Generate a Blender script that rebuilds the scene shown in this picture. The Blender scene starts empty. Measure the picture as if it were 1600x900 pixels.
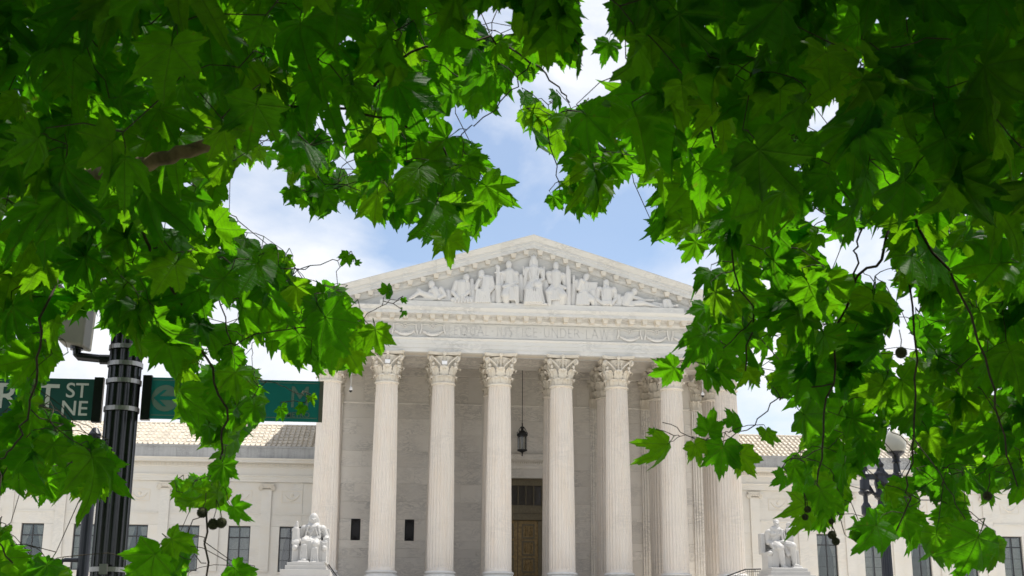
import bpy, bmesh, math, random
import numpy as np
from mathutils import Vector, Matrix, Quaternion
R = math.radians
rnd = random.Random(7)
SC = bpy.context.scene
COL = SC.collection

# ------------------------------------------------------------------ camera
F = 6.6                                   # height of the portico floor above the street
CAM = Vector((-10.9102, -99.1132, 1.66))
FPX, YAW, PITCH, ROLL = 2061.87, 0.09501, 0.27096, 0.00503
_fw = Vector((math.sin(YAW) * math.cos(PITCH), math.cos(YAW) * math.cos(PITCH), math.sin(PITCH)))
_r0 = Vector((math.cos(YAW), -math.sin(YAW), 0))
_u0 = _r0.cross(_fw)
RT = _r0 * math.cos(ROLL) + _u0 * math.sin(ROLL)
UP = -_r0 * math.sin(ROLL) + _u0 * math.cos(ROLL)
FW = _fw
cam = bpy.data.cameras.new('camera')
camo = bpy.data.objects.new('camera', cam)
COL.objects.link(camo)
camo.matrix_world = Matrix(((RT.x, UP.x, -FW.x, CAM.x), (RT.y, UP.y, -FW.y, CAM.y), (RT.z, UP.z, -FW.z, CAM.z), (0, 0, 0, 1)))
cam.sensor_width = 36
cam.lens = FPX / 1600 * 36
cam.clip_end = 6000
cam.clip_start = 0.05
cam.dof.use_dof = True
cam.dof.focus_distance = 25.0
cam.dof.aperture_fstop = 16.0
SC.camera = camo


def at(u, v, Y):
    """the point of the vertical plane y = Y seen at photograph position u, v"""
    d = FW + RT * ((u - 800) / FPX) - UP * ((v - 450) / FPX)
    return CAM + d * ((Y - CAM.y) / d.y)


def ppm(Y):
    """metres for one photograph pixel at depth Y, near the middle of the picture"""
    return (Y - CAM.y) / math.cos(PITCH) / FPX * 0.985

# ------------------------------------------------------------------ sky, sun, exposure
SUN_AZ = 78.0      # degrees from +y (behind the courthouse) towards +x
SUN_EL = 67.0
w = bpy.data.worlds.new('World')
SC.world = w
w.use_nodes = True
wn, wl = w.node_tree.nodes, w.node_tree.links
wn.clear()


def N(nodes, t, **kw):
    n = nodes.new(t)
    for k, v in kw.items():
        if k in n.inputs.keys() if isinstance(k, str) else False:
            n.inputs[k].default_value = v
        else:
            setattr(n, k, v)
    return n


out = wn.new('ShaderNodeOutputWorld')
bg = wn.new('ShaderNodeBackground')
sky = wn.new('ShaderNodeTexSky')
sky.sky_type = 'NISHITA'
sky.sun_disc = False
sky.sun_elevation = R(SUN_EL)
sky.sun_rotation = R(SUN_AZ)
sky.air_density = 1.0
sky.dust_density = 0.6
sky.ozone_density = 1.5
tc = wn.new('ShaderNodeTexCoord')
# clouds: fair-weather cumulus, thick towards the north (left), breaking up over the roof
sep = wn.new('ShaderNodeSeparateXYZ')
wl.new(tc.outputs['Generated'], sep.inputs[0])
mp = wn.new('ShaderNodeMapping')
mp.inputs['Location'].default_value = (0.42, 0.1, 0.35)
mp.inputs['Scale'].default_value = (1.0, 1.0, 1.7)
wl.new(tc.outputs['Generated'], mp.inputs[0])
nz = wn.new('ShaderNodeTexNoise')
nz.inputs['Scale'].default_value = 4.2
nz.inputs['Detail'].default_value = 8
nz.inputs['Roughness'].default_value = 0.55
nz.inputs['Distortion'].default_value = 0.25
wl.new(mp.outputs[0], nz.inputs['Vector'])
rp = wn.new('ShaderNodeValToRGB')
rp.color_ramp.elements[0].color = (0.14, 0.14, 0.14, 1)
rp.color_ramp.elements[0].position = 0.36
rp.color_ramp.elements[1].position = 0.56
wl.new(nz.outputs['Fac'], rp.inputs[0])
nz2 = wn.new('ShaderNodeTexNoise')
nz2.inputs['Scale'].default_value = 11
nz2.inputs['Detail'].default_value = 6
wl.new(mp.outputs[0], nz2.inputs['Vector'])
cr2 = wn.new('ShaderNodeValToRGB')
cr2.color_ramp.elements[0].position = 0.3
cr2.color_ramp.elements[0].color = (0.80, 0.84, 0.92, 1)
cr2.color_ramp.elements[1].position = 0.7
cr2.color_ramp.elements[1].color = (0.97, 0.98, 1.0, 1)
wl.new(nz2.outputs['Fac'], cr2.inputs[0])
skm = wn.new('ShaderNodeMix')
skm.data_type = 'RGBA'
skm.blend_type = 'MULTIPLY'
skm.inputs['Factor'].default_value = 1
SKY_STRENGTH = 0.15
skm.inputs[7].default_value = (SKY_STRENGTH,) * 3 + (1,)
wl.new(sky.outputs[0], skm.inputs[6])
mx = wn.new('ShaderNodeMix')
mx.data_type = 'RGBA'
wl.new(rp.outputs[0], mx.inputs['Factor'])
wl.new(skm.outputs[2], mx.inputs[6])
wl.new(cr2.outputs[0], mx.inputs[7])
wl.new(mx.outputs[2], bg.inputs[0])
bg.inputs[1].default_value = 1.0
wl.new(bg.outputs[0], out.inputs[0])

sun = bpy.data.lights.new('sun', 'SUN')
sun.energy = 5.0
sun.angle = R(0.53)
sun.color = (1.0, 0.95, 0.87)
so = bpy.data.objects.new('sun', sun)
COL.objects.link(so)
SUNDIR = Vector((math.sin(R(SUN_AZ)) * math.cos(R(SUN_EL)), math.cos(R(SUN_AZ)) * math.cos(R(SUN_EL)), math.sin(R(SUN_EL))))
so.rotation_euler = SUNDIR.to_track_quat('Z', 'Y').to_euler()
so.location = (0, 0, 80)
SC.view_settings.view_transform = 'Standard'
SC.view_settings.look = 'None'
SC.view_settings.exposure = 0.18
SC.view_settings.gamma = 1.0
SC.view_settings.use_curve_mapping = False
SC.cycles.max_bounces = 6
SC.cycles.diffuse_bounces = 4
SC.cycles.use_adaptive_sampling = True
SC.cycles.adaptive_threshold = 0.02
SC.cycles.transmission_bounces = 8
SC.cycles.transparent_max_bounces = 6

# ------------------------------------------------------------------ materials
MATS = {}


def new_mat(name):
    m = bpy.data.materials.new(name)
    m.use_nodes = True
    MATS[name] = m
    nt = m.node_tree
    return m, nt.nodes, nt.links, nt.nodes['Principled BSDF']


def ramp(n, a, b, ca, cb):
    r = n.new('ShaderNodeValToRGB')
    r.color_ramp.elements[0].position = a
    r.color_ramp.elements[1].position = b
    r.color_ramp.elements[0].color = (*ca, 1)
    r.color_ramp.elements[1].color = (*cb, 1)
    return r


def mixc(n, l, fac, a, b, mode='MIX'):
    m = n.new('ShaderNodeMix')
    m.data_type = 'RGBA'
    m.blend_type = mode
    for sock, val in ((m.inputs[0], fac), (m.inputs[6], a), (m.inputs[7], b)):
        if isinstance(val, (int, float)):
            sock.default_value = val
        elif isinstance(val, tuple):
            sock.default_value = (*val, 1) if len(val) == 3 else val
        else:
            l.new(val, sock)
    return m.outputs[2]


def marble(name, base, vein, warm, vein_scale=0.5, streak=0.0, tint=0.10, rough=0.55, vein_amt=0.6, stain=0.25, courses=None):
    """pale veined stone: soft grey veins, warm stains, a little tone change from piece to piece"""
    m, n, l, p = new_mat(name)
    tcn = n.new('ShaderNodeTexCoord')
    oi = n.new('ShaderNodeObjectInfo')
    off = n.new('ShaderNodeVectorMath')
    off.operation = 'MULTIPLY_ADD'
    cmb = n.new('ShaderNodeCombineXYZ')
    for i in range(3):
        l.new(oi.outputs['Random'], cmb.inputs[i])
    l.new(cmb.outputs[0], off.inputs[0])
    off.inputs[1].default_value = (37, 53, 71)
    geo = n.new('ShaderNodeNewGeometry')
    l.new(geo.outputs['Position'], off.inputs[2])
    mpn = n.new('ShaderNodeMapping')
    mpn.inputs['Scale'].default_value = (0.55, 0.55, 1.6)
    mpn.inputs['Rotation'].default_value = (0.1, 0.35, 0.2)
    l.new(off.outputs[0], mpn.inputs[0])
    n1 = n.new('ShaderNodeTexNoise')
    n1.inputs['Scale'].default_value = vein_scale * 2.0
    n1.inputs['Detail'].default_value = 7
    n1.inputs['Roughness'].default_value = 0.62
    n1.inputs['Distortion'].default_value = 1.3
    l.new(mpn.outputs[0], n1.inputs['Vector'])
    # veins = narrow band round the middle of the noise
    sub = n.new('ShaderNodeMath'); sub.operation = 'SUBTRACT'; sub.inputs[1].default_value = 0.5
    l.new(n1.outputs['Fac'], sub.inputs[0])
    ab = n.new('ShaderNodeMath'); ab.operation = 'ABSOLUTE'
    l.new(sub.outputs[0], ab.inputs[0])
    vr = ramp(n, 0.0, 0.075, (1, 1, 1), (0, 0, 0))
    l.new(ab.outputs[0], vr.inputs[0])
    n2 = n.new('ShaderNodeTexNoise')
    n2.inputs['Scale'].default_value = 0.35
    n2.inputs['Detail'].default_value = 4
    l.new(off.outputs[0], n2.inputs['Vector'])
    gate = ramp(n, 0.42, 0.68, (0, 0, 0), (1, 1, 1))
    l.new(n2.outputs['Fac'], gate.inputs[0])
    vm = n.new('ShaderNodeMath'); vm.operation = 'MULTIPLY'
    l.new(vr.outputs[0], vm.inputs[0]); l.new(gate.outputs[0], vm.inputs[1])
    vm2 = n.new('ShaderNodeMath'); vm2.operation = 'MULTIPLY'; vm2.inputs[1].default_value = vein_amt
    l.new(vm.outputs[0], vm2.inputs[0])
    # warm staining
    n3 = n.new('ShaderNodeTexNoise')
    n3.inputs['Scale'].default_value = 0.9
    n3.inputs['Detail'].default_value = 6
    n3.inputs['Roughness'].default_value = 0.7
    mp3 = n.new('ShaderNodeMapping')
    mp3.inputs['Scale'].default_value = (1.6, 1.6, 0.35) if streak else (0.8, 0.8, 0.8)
    l.new(off.outputs[0], mp3.inputs[0])
    l.new(mp3.outputs[0], n3.inputs['Vector'])
    sr = ramp(n, 0.45, 0.75, (0, 0, 0), (1, 1, 1))
    l.new(n3.outputs['Fac'], sr.inputs[0])
    sm = n.new('ShaderNodeMath'); sm.operation = 'MULTIPLY'; sm.inputs[1].default_value = stain
    l.new(sr.outputs[0], sm.inputs[0])
    c = mixc(n, l, sm.outputs[0], base, warm)
    c = mixc(n, l, vm2.outputs[0], c, vein)
    if streak:
        n4 = n.new('ShaderNodeTexNoise')
        n4.inputs['Scale'].default_value = 5.0
        n4.inputs['Detail'].default_value = 5
        mp4 = n.new('ShaderNodeMapping')
        mp4.inputs['Scale'].default_value = (1.5, 1.5, 0.06)
        l.new(off.outputs[0], mp4.inputs[0]); l.new(mp4.outputs[0], n4.inputs['Vector'])
        r4 = ramp(n, 0.5, 0.78, (0, 0, 0), (1, 1, 1))
        l.new(n4.outputs['Fac'], r4.inputs[0])
        s4 = n.new('ShaderNodeMath'); s4.operation = 'MULTIPLY'; s4.inputs[1].default_value = streak
        l.new(r4.outputs[0], s4.inputs[0])
        c = mixc(n, l, s4.outputs[0], c, vein)
    # tone per piece
    tr = n.new('ShaderNodeMapRange')
    tr.inputs['To Min'].default_value = 1 - tint
    tr.inputs['To Max'].default_value = 1 + tint * 0.35
    l.new(oi.outputs['Random'], tr.inputs['Value'])
    hs = n.new('ShaderNodeHueSaturation')
    l.new(c, hs.inputs['Color']); l.new(tr.outputs[0], hs.inputs['Value'])
    l.new(hs.outputs[0], p.inputs['Base Color'])
    p.inputs['Roughness'].default_value = rough
    nb = n.new('ShaderNodeTexNoise')
    nb.inputs['Scale'].default_value = 14
    nb.inputs['Detail'].default_value = 5
    l.new(off.outputs[0], nb.inputs['Vector'])
    bp = n.new('ShaderNodeBump')
    bp.inputs['Strength'].default_value = 0.15
    bp.inputs['Distance'].default_value = 0.02
    l.new(nb.outputs['Fac'], bp.inputs['Height'])
    l.new(bp.outputs[0], p.inputs['Normal'])
    return m


marble('marble_column', (0.70, 0.64, 0.575), (0.46, 0.435, 0.41), (0.66, 0.54, 0.42), streak=0.22, tint=0.09, vein_amt=0.35, stain=0.5)
marble('marble_white', (0.65, 0.64, 0.62), (0.36, 0.36, 0.36), (0.62, 0.57, 0.49), vein_scale=0.7, tint=0.04, vein_amt=0.6, stain=0.3)
marble('marble_trim', (0.69, 0.64, 0.56), (0.40, 0.39, 0.37), (0.62, 0.51, 0.37), tint=0.08, vein_amt=0.3, stain=0.5)
marble('marble_wall', (0.82, 0.775, 0.715), (0.44, 0.42, 0.40), (0.68, 0.61, 0.52), vein_scale=0.9, tint=0.12, vein_amt=0.75, stain=0.3)
marble('marble_wing', (0.68, 0.65, 0.60), (0.47, 0.46, 0.44), (0.68, 0.59, 0.46), vein_scale=0.6, tint=0.05, vein_amt=0.35, stain=0.4)
marble('marble_weathered', (0.42, 0.42, 0.42), (0.13, 0.13, 0.13), (0.30, 0.30, 0.30), vein_scale=1.6, tint=0.05, vein_amt=0.7, stain=0.8, streak=0.35)
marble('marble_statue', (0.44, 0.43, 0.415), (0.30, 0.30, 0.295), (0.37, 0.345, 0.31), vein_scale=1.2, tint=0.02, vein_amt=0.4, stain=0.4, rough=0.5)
marble('marble_relief', (0.66, 0.645, 0.625), (0.6, 0.6, 0.6), (0.72, 0.67, 0.58), tint=0.03, vein_amt=0.15, stain=0.25)
marble('marble_lettering', (0.62, 0.61, 0.60), (0.5, 0.5, 0.5), (0.55, 0.53, 0.50), tint=0.03, vein_amt=0.15)
marble('stone_paving', (0.72, 0.68, 0.61), (0.55, 0.53, 0.48), (0.66, 0.58, 0.48), tint=0.10, vein_amt=0.3)
marble('roof_clay', (0.58, 0.525, 0.44), (0.32, 0.30, 0.27), (0.50, 0.42, 0.31), vein_scale=2.0, tint=0.14, vein_amt=0.4, stain=0.6, rough=0.7)


def plain(name, col, rough=0.5, metal=0.0, noise=0.15, scale=6.0, bump=0.1, spec=0.5):
    m, n, l, p = new_mat(name)
    geo = n.new('ShaderNodeNewGeometry')
    nz_ = n.new('ShaderNodeTexNoise')
    nz_.inputs['Scale'].default_value = scale
    nz_.inputs['Detail'].default_value = 6
    l.new(geo.outputs['Position'], nz_.inputs['Vector'])
    d = tuple(max(0, c * (1 - noise)) for c in col)
    b = tuple(min(1, c * (1 + noise)) for c in col)
    r_ = ramp(n, 0.3, 0.7, d, b)
    l.new(nz_.outputs['Fac'], r_.inputs[0])
    l.new(r_.outputs[0], p.inputs['Base Color'])
    p.inputs['Roughness'].default_value = rough
    p.inputs['Metallic'].default_value = metal
    p.inputs['Specular IOR Level'].default_value = spec
    if bump:
        bp = n.new('ShaderNodeBump')
        bp.inputs['Strength'].default_value = bump
        bp.inputs['Distance'].default_value = 0.01
        l.new(nz_.outputs['Fac'], bp.inputs['Height'])
        l.new(bp.outputs[0], p.inputs['Normal'])
    return m


plain('black_paint', (0.008, 0.008, 0.010), rough=0.22, noise=0.3, scale=20, bump=0.02)
plain('blue_black_paint', (0.012, 0.014, 0.022), rough=0.4, noise=0.3)
plain('grille_metal', (0.11, 0.11, 0.12), rough=0.5)
plain('iron', (0.012, 0.012, 0.012), rough=0.55)
plain('steel_band', (0.32, 0.31, 0.30), rough=0.4, metal=0.9, noise=0.1)
plain('bronze_door', (0.30, 0.205, 0.085), rough=0.5, metal=0.2, noise=0.3, scale=5)
plain('bronze_dark', (0.17, 0.14, 0.085), rough=0.5, metal=0.2)
plain('window_frame', (0.035, 0.036, 0.04), rough=0.5)
plain('curtain', (0.50, 0.48, 0.43), rough=0.9)
plain('dark_room', (0.02, 0.02, 0.022), rough=0.9)
plain('grey_housing', (0.21, 0.20, 0.16), rough=0.5)
plain('white_plastic', (0.80, 0.80, 0.82), rough=0.35, noise=0.03)
plain('globe_glass', (0.42, 0.40, 0.33), rough=0.25, noise=0.03)
plain('lantern_glass', (0.22, 0.23, 0.23), rough=0.15, noise=0.2)
plain('sign_green', (0.004, 0.060, 0.045), rough=0.4, noise=0.08)
plain('sign_teal', (0.004, 0.150, 0.125), rough=0.4, noise=0.08)
plain('sign_border', (0.10, 0.10, 0.07), rough=0.5)
plain('sign_white', (0.55, 0.56, 0.50), rough=0.4, noise=0.05)
plain('sign_cream', (0.12, 0.19, 0.145), rough=0.4, noise=0.05)
plain('asphalt', (0.05, 0.05, 0.052), rough=0.9, noise=0.3, scale=40)
plain('concrete', (0.42, 0.40, 0.37), rough=0.85, noise=0.15, scale=3)
plain('ground_earth', (0.10, 0.12, 0.06), rough=0.95, noise=0.4, scale=0.8)
plain('bark', (0.18, 0.13, 0.06), rough=0.9, noise=0.6, scale=22, bump=0.5)
plain('twig_bark', (0.045, 0.032, 0.018), rough=0.85, noise=0.5, scale=60)
plain('seed', (0.05, 0.055, 0.018), rough=0.9, noise=0.6, scale=300, bump=1.0)


def glass_mat(name):
    m, n, l, p = new_mat(name)
    p.inputs['Base Color'].default_value = (0.9, 0.92, 0.92, 1)
    p.inputs['Roughness'].default_value = 0.03
    p.inputs['IOR'].default_value = 1.45
    tr = n.new('ShaderNodeBsdfTransparent')
    tr.inputs[0].default_value = (0.82, 0.84, 0.84, 1)
    gl = n.new('ShaderNodeBsdfGlossy')
    gl.inputs['Roughness'].default_value = 0.04
    fr = n.new('ShaderNodeFresnel')
    fr.inputs[0].default_value = 1.5
    mm = n.new('ShaderNodeMath'); mm.operation = 'MULTIPLY_ADD'; mm.inputs[1].default_value = 1.4; mm.inputs[2].default_value = 0.05
    l.new(fr.outputs[0], mm.inputs[0])
    ms = n.new('ShaderNodeMixShader')
    l.new(mm.outputs[0], ms.inputs[0]); l.new(tr.outputs[0], ms.inputs[1]); l.new(gl.outputs[0], ms.inputs[2])
    l.new(ms.outputs[0], n['Material Output'].inputs[0])
    return m


glass_mat('window_glass')


def leaf_mat(name, holes=True):
    """plane-tree leaf: dark glossy upper face, light passes through, paler veins (vein pattern from the UV map)"""
    m, n, l, p = new_mat(name)
    uv = n.new('ShaderNodeUVMap')
    oi = n.new('ShaderNodeObjectInfo')
    geo = n.new('ShaderNodeNewGeometry')
    ad = n.new('ShaderNodeMath'); ad.operation = 'ADD'
    l.new(oi.outputs['Random'], ad.inputs[0]); l.new(geo.outputs['Random Per Island'], ad.inputs[1])
    fr = n.new('ShaderNodeMath'); fr.operation = 'FRACT'
    l.new(ad.outputs[0], fr.inputs[0])
    sp = n.new('ShaderNodeSeparateXYZ')
    l.new(uv.outputs[0], sp.inputs[0])
    best = None
    for ang in (0, 43, -43, 94, -94):
        dx, dy = math.sin(R(ang)), math.cos(R(ang))
        dt = n.new('ShaderNodeVectorMath'); dt.operation = 'DOT_PRODUCT'; dt.inputs[1].default_value = (dx, dy, 0)
        nm = n.new('ShaderNodeVectorMath'); nm.operation = 'DOT_PRODUCT'; nm.inputs[1].default_value = (dy, -dx, 0)
        l.new(uv.outputs[0], dt.inputs[0]); l.new(uv.outputs[0], nm.inputs[0])
        a_ = n.new('ShaderNodeMath'); a_.operation = 'ABSOLUTE'; l.new(nm.outputs['Value'], a_.inputs[0])
        # add distance when behind the vein's start
        ng = n.new('ShaderNodeMath'); ng.operation = 'MULTIPLY'; ng.inputs[1].default_value = -1; l.new(dt.outputs['Value'], ng.inputs[0])
        mxn = n.new('ShaderNodeMath'); mxn.operation = 'MAXIMUM'; mxn.inputs[1].default_value = 0; l.new(ng.outputs[0], mxn.inputs[0])
        sm_ = n.new('ShaderNodeMath'); sm_.operation = 'ADD'; l.new(a_.outputs[0], sm_.inputs[0]); l.new(mxn.outputs[0], sm_.inputs[1])
        if best is None:
            best = sm_.outputs[0]
        else:
            mn = n.new('ShaderNodeMath'); mn.operation = 'MINIMUM'; l.new(best, mn.inputs[0]); l.new(sm_.outputs[0], mn.inputs[1])
            best = mn.outputs[0]
    vr = ramp(n, 0.006, 0.022, (1, 1, 1), (0, 0, 0))
    l.new(best, vr.inputs[0])
    # side veins: thin wavy bands across the blade
    wv = n.new('ShaderNodeTexWave')
    wv.wave_type = 'RINGS'
    wv.inputs['Scale'].default_value = 3.2
    wv.inputs['Distortion'].default_value = 3.0
    wv.inputs['Detail'].default_value = 2
    l.new(uv.outputs[0], wv.inputs['Vector'])
    wr = ramp(n, 0.90, 1.0, (0, 0, 0), (0.45, 0.45, 0.45))
    l.new(wv.outputs['Fac'], wr.inputs[0])
    vmax = n.new('ShaderNodeMath'); vmax.operation = 'MAXIMUM'
    l.new(vr.outputs[0], vmax.inputs[0]); l.new(wr.outputs[0], vmax.inputs[1])
    nz_ = n.new('ShaderNodeTexNoise')
    nz_.inputs['Scale'].default_value = 5
    nz_.inputs['Detail'].default_value = 5
    ofs = n.new('ShaderNodeVectorMath'); ofs.operation = 'MULTIPLY_ADD'
    cb = n.new('ShaderNodeCombineXYZ')
    for i in range(3):
        l.new(fr.outputs[0], cb.inputs[i])
    l.new(cb.outputs[0], ofs.inputs[0]); ofs.inputs[1].default_value = (40, 23, 11); l.new(uv.outputs[0], ofs.inputs[2])
    l.new(ofs.outputs[0], nz_.inputs['Vector'])
    # reflectance and transmittance of the blade
    rc = n.new('ShaderNodeValToRGB')
    e = rc.color_ramp.elements
    e[0].position = 0.0; e[0].color = (0.006, 0.040, 0.006, 1)
    e[1].position = 1.0; e[1].color = (0.020, 0.062, 0.006, 1)
    x_ = e.new(0.55); x_.color = (0.009, 0.048, 0.006, 1)
    l.new(fr.outputs[0], rc.inputs[0])
    tcr = n.new('ShaderNodeValToRGB')
    e = tcr.color_ramp.elements
    e[0].position = 0.0; e[0].color = (0.085, 0.37, 0.003, 1)
    e[1].position = 1.0; e[1].color = (0.21, 0.50, 0.005, 1)
    x_ = e.new(0.6); x_.color = (0.135, 0.47, 0.003, 1)
    l.new(fr.outputs[0], tcr.inputs[0])
    nr = ramp(n, 0.3, 0.75, (0.8, 0.8, 0.8), (1.15, 1.15, 1.15))
    l.new(nz_.outputs['Fac'], nr.inputs[0])
    rcol = mixc(n, l, 1.0, rc.outputs[0], nr.outputs[0], 'MULTIPLY')
    tcol = mixc(n, l, 1.0, tcr.outputs[0], nr.outputs[0], 'MULTIPLY')
    vf = n.new('ShaderNodeMath'); vf.operation = 'MULTIPLY'; vf.inputs[1].default_value = 0.45
    l.new(vmax.outputs[0], vf.inputs[0])
    rcol = mixc(n, l, vf.outputs[0], rcol, (0.06, 0.11, 0.03))
    tcol = mixc(n, l, vf.outputs[0], tcol, (0.10, 0.19, 0.02))
    # brown blotches near a few edges
    bl = ramp(n, 0.66, 0.74, (0, 0, 0), (1, 1, 1))
    l.new(nz_.outputs['Fac'], bl.inputs[0])
    bf = n.new('ShaderNodeMath'); bf.operation = 'MULTIPLY'; bf.inputs[1].default_value = 0.55
    l.new(bl.outputs[0], bf.inputs[0])
    rcol = mixc(n, l, bf.outputs[0], rcol, (0.10, 0.07, 0.02))
    tcol = mixc(n, l, bf.outputs[0], tcol, (0.20, 0.16, 0.02))
    l.new(rcol, p.inputs['Base Color'])
    p.inputs['Roughness'].default_value = 0.5
    p.inputs['Specular IOR Level'].default_value = 0.15
    bp = n.new('ShaderNodeBump')
    bp.inputs['Strength'].default_value = 0.5
    bp.inputs['Distance'].default_value = 0.004
    inv = n.new('ShaderNodeMath'); inv.operation = 'SUBTRACT'
    l.new(nz_.outputs['Fac'], inv.inputs[0]); l.new(vmax.outputs[0], inv.inputs[1])
    l.new(inv.outputs[0], bp.inputs['Height'])
    l.new(bp.outputs[0], p.inputs['Normal'])
    tl = n.new('ShaderNodeBsdfTranslucent')
    l.new(tcol, tl.inputs[0])
    l.new(bp.outputs[0], tl.inputs['Normal'])
    ms = n.new('ShaderNodeMixShader')
    ms.inputs[0].default_value = 0.62
    l.new(p.outputs[0], ms.inputs[1]); l.new(tl.outputs[0], ms.inputs[2])
    if not holes:
        l.new(ms.outputs[0], n['Material Output'].inputs[0])
        return m
    # insect pinholes in some leaves
    vo = n.new('ShaderNodeTexVoronoi')
    vo.inputs['Scale'].default_value = 9
    l.new(ofs.outputs[0], vo.inputs['Vector'])
    ph = n.new('ShaderNodeMath'); ph.operation = 'LESS_THAN'; ph.inputs[1].default_value = 0.085
    l.new(vo.outputs['Distance'], ph.inputs[0])
    some = n.new('ShaderNodeMath'); some.operation = 'GREATER_THAN'; some.inputs[1].default_value = 0.55
    l.new(nz_.outputs['Fac'], some.inputs[0])
    phm = n.new('ShaderNodeMath'); phm.operation = 'MULTIPLY'
    l.new(ph.outputs[0], phm.inputs[0]); l.new(some.outputs[0], phm.inputs[1])
    trn = n.new('ShaderNodeBsdfTransparent')
    ms2 = n.new('ShaderNodeMixShader')
    l.new(phm.outputs[0], ms2.inputs[0]); l.new(ms.outputs[0], ms2.inputs[1]); l.new(trn.outputs[0], ms2.inputs[2])
    l.new(ms2.outputs[0], n['Material Output'].inputs[0])
    return m


leaf_mat('plane_leaf')
leaf_mat('plane_foliage', False)

# ------------------------------------------------------------------ helpers


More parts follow.
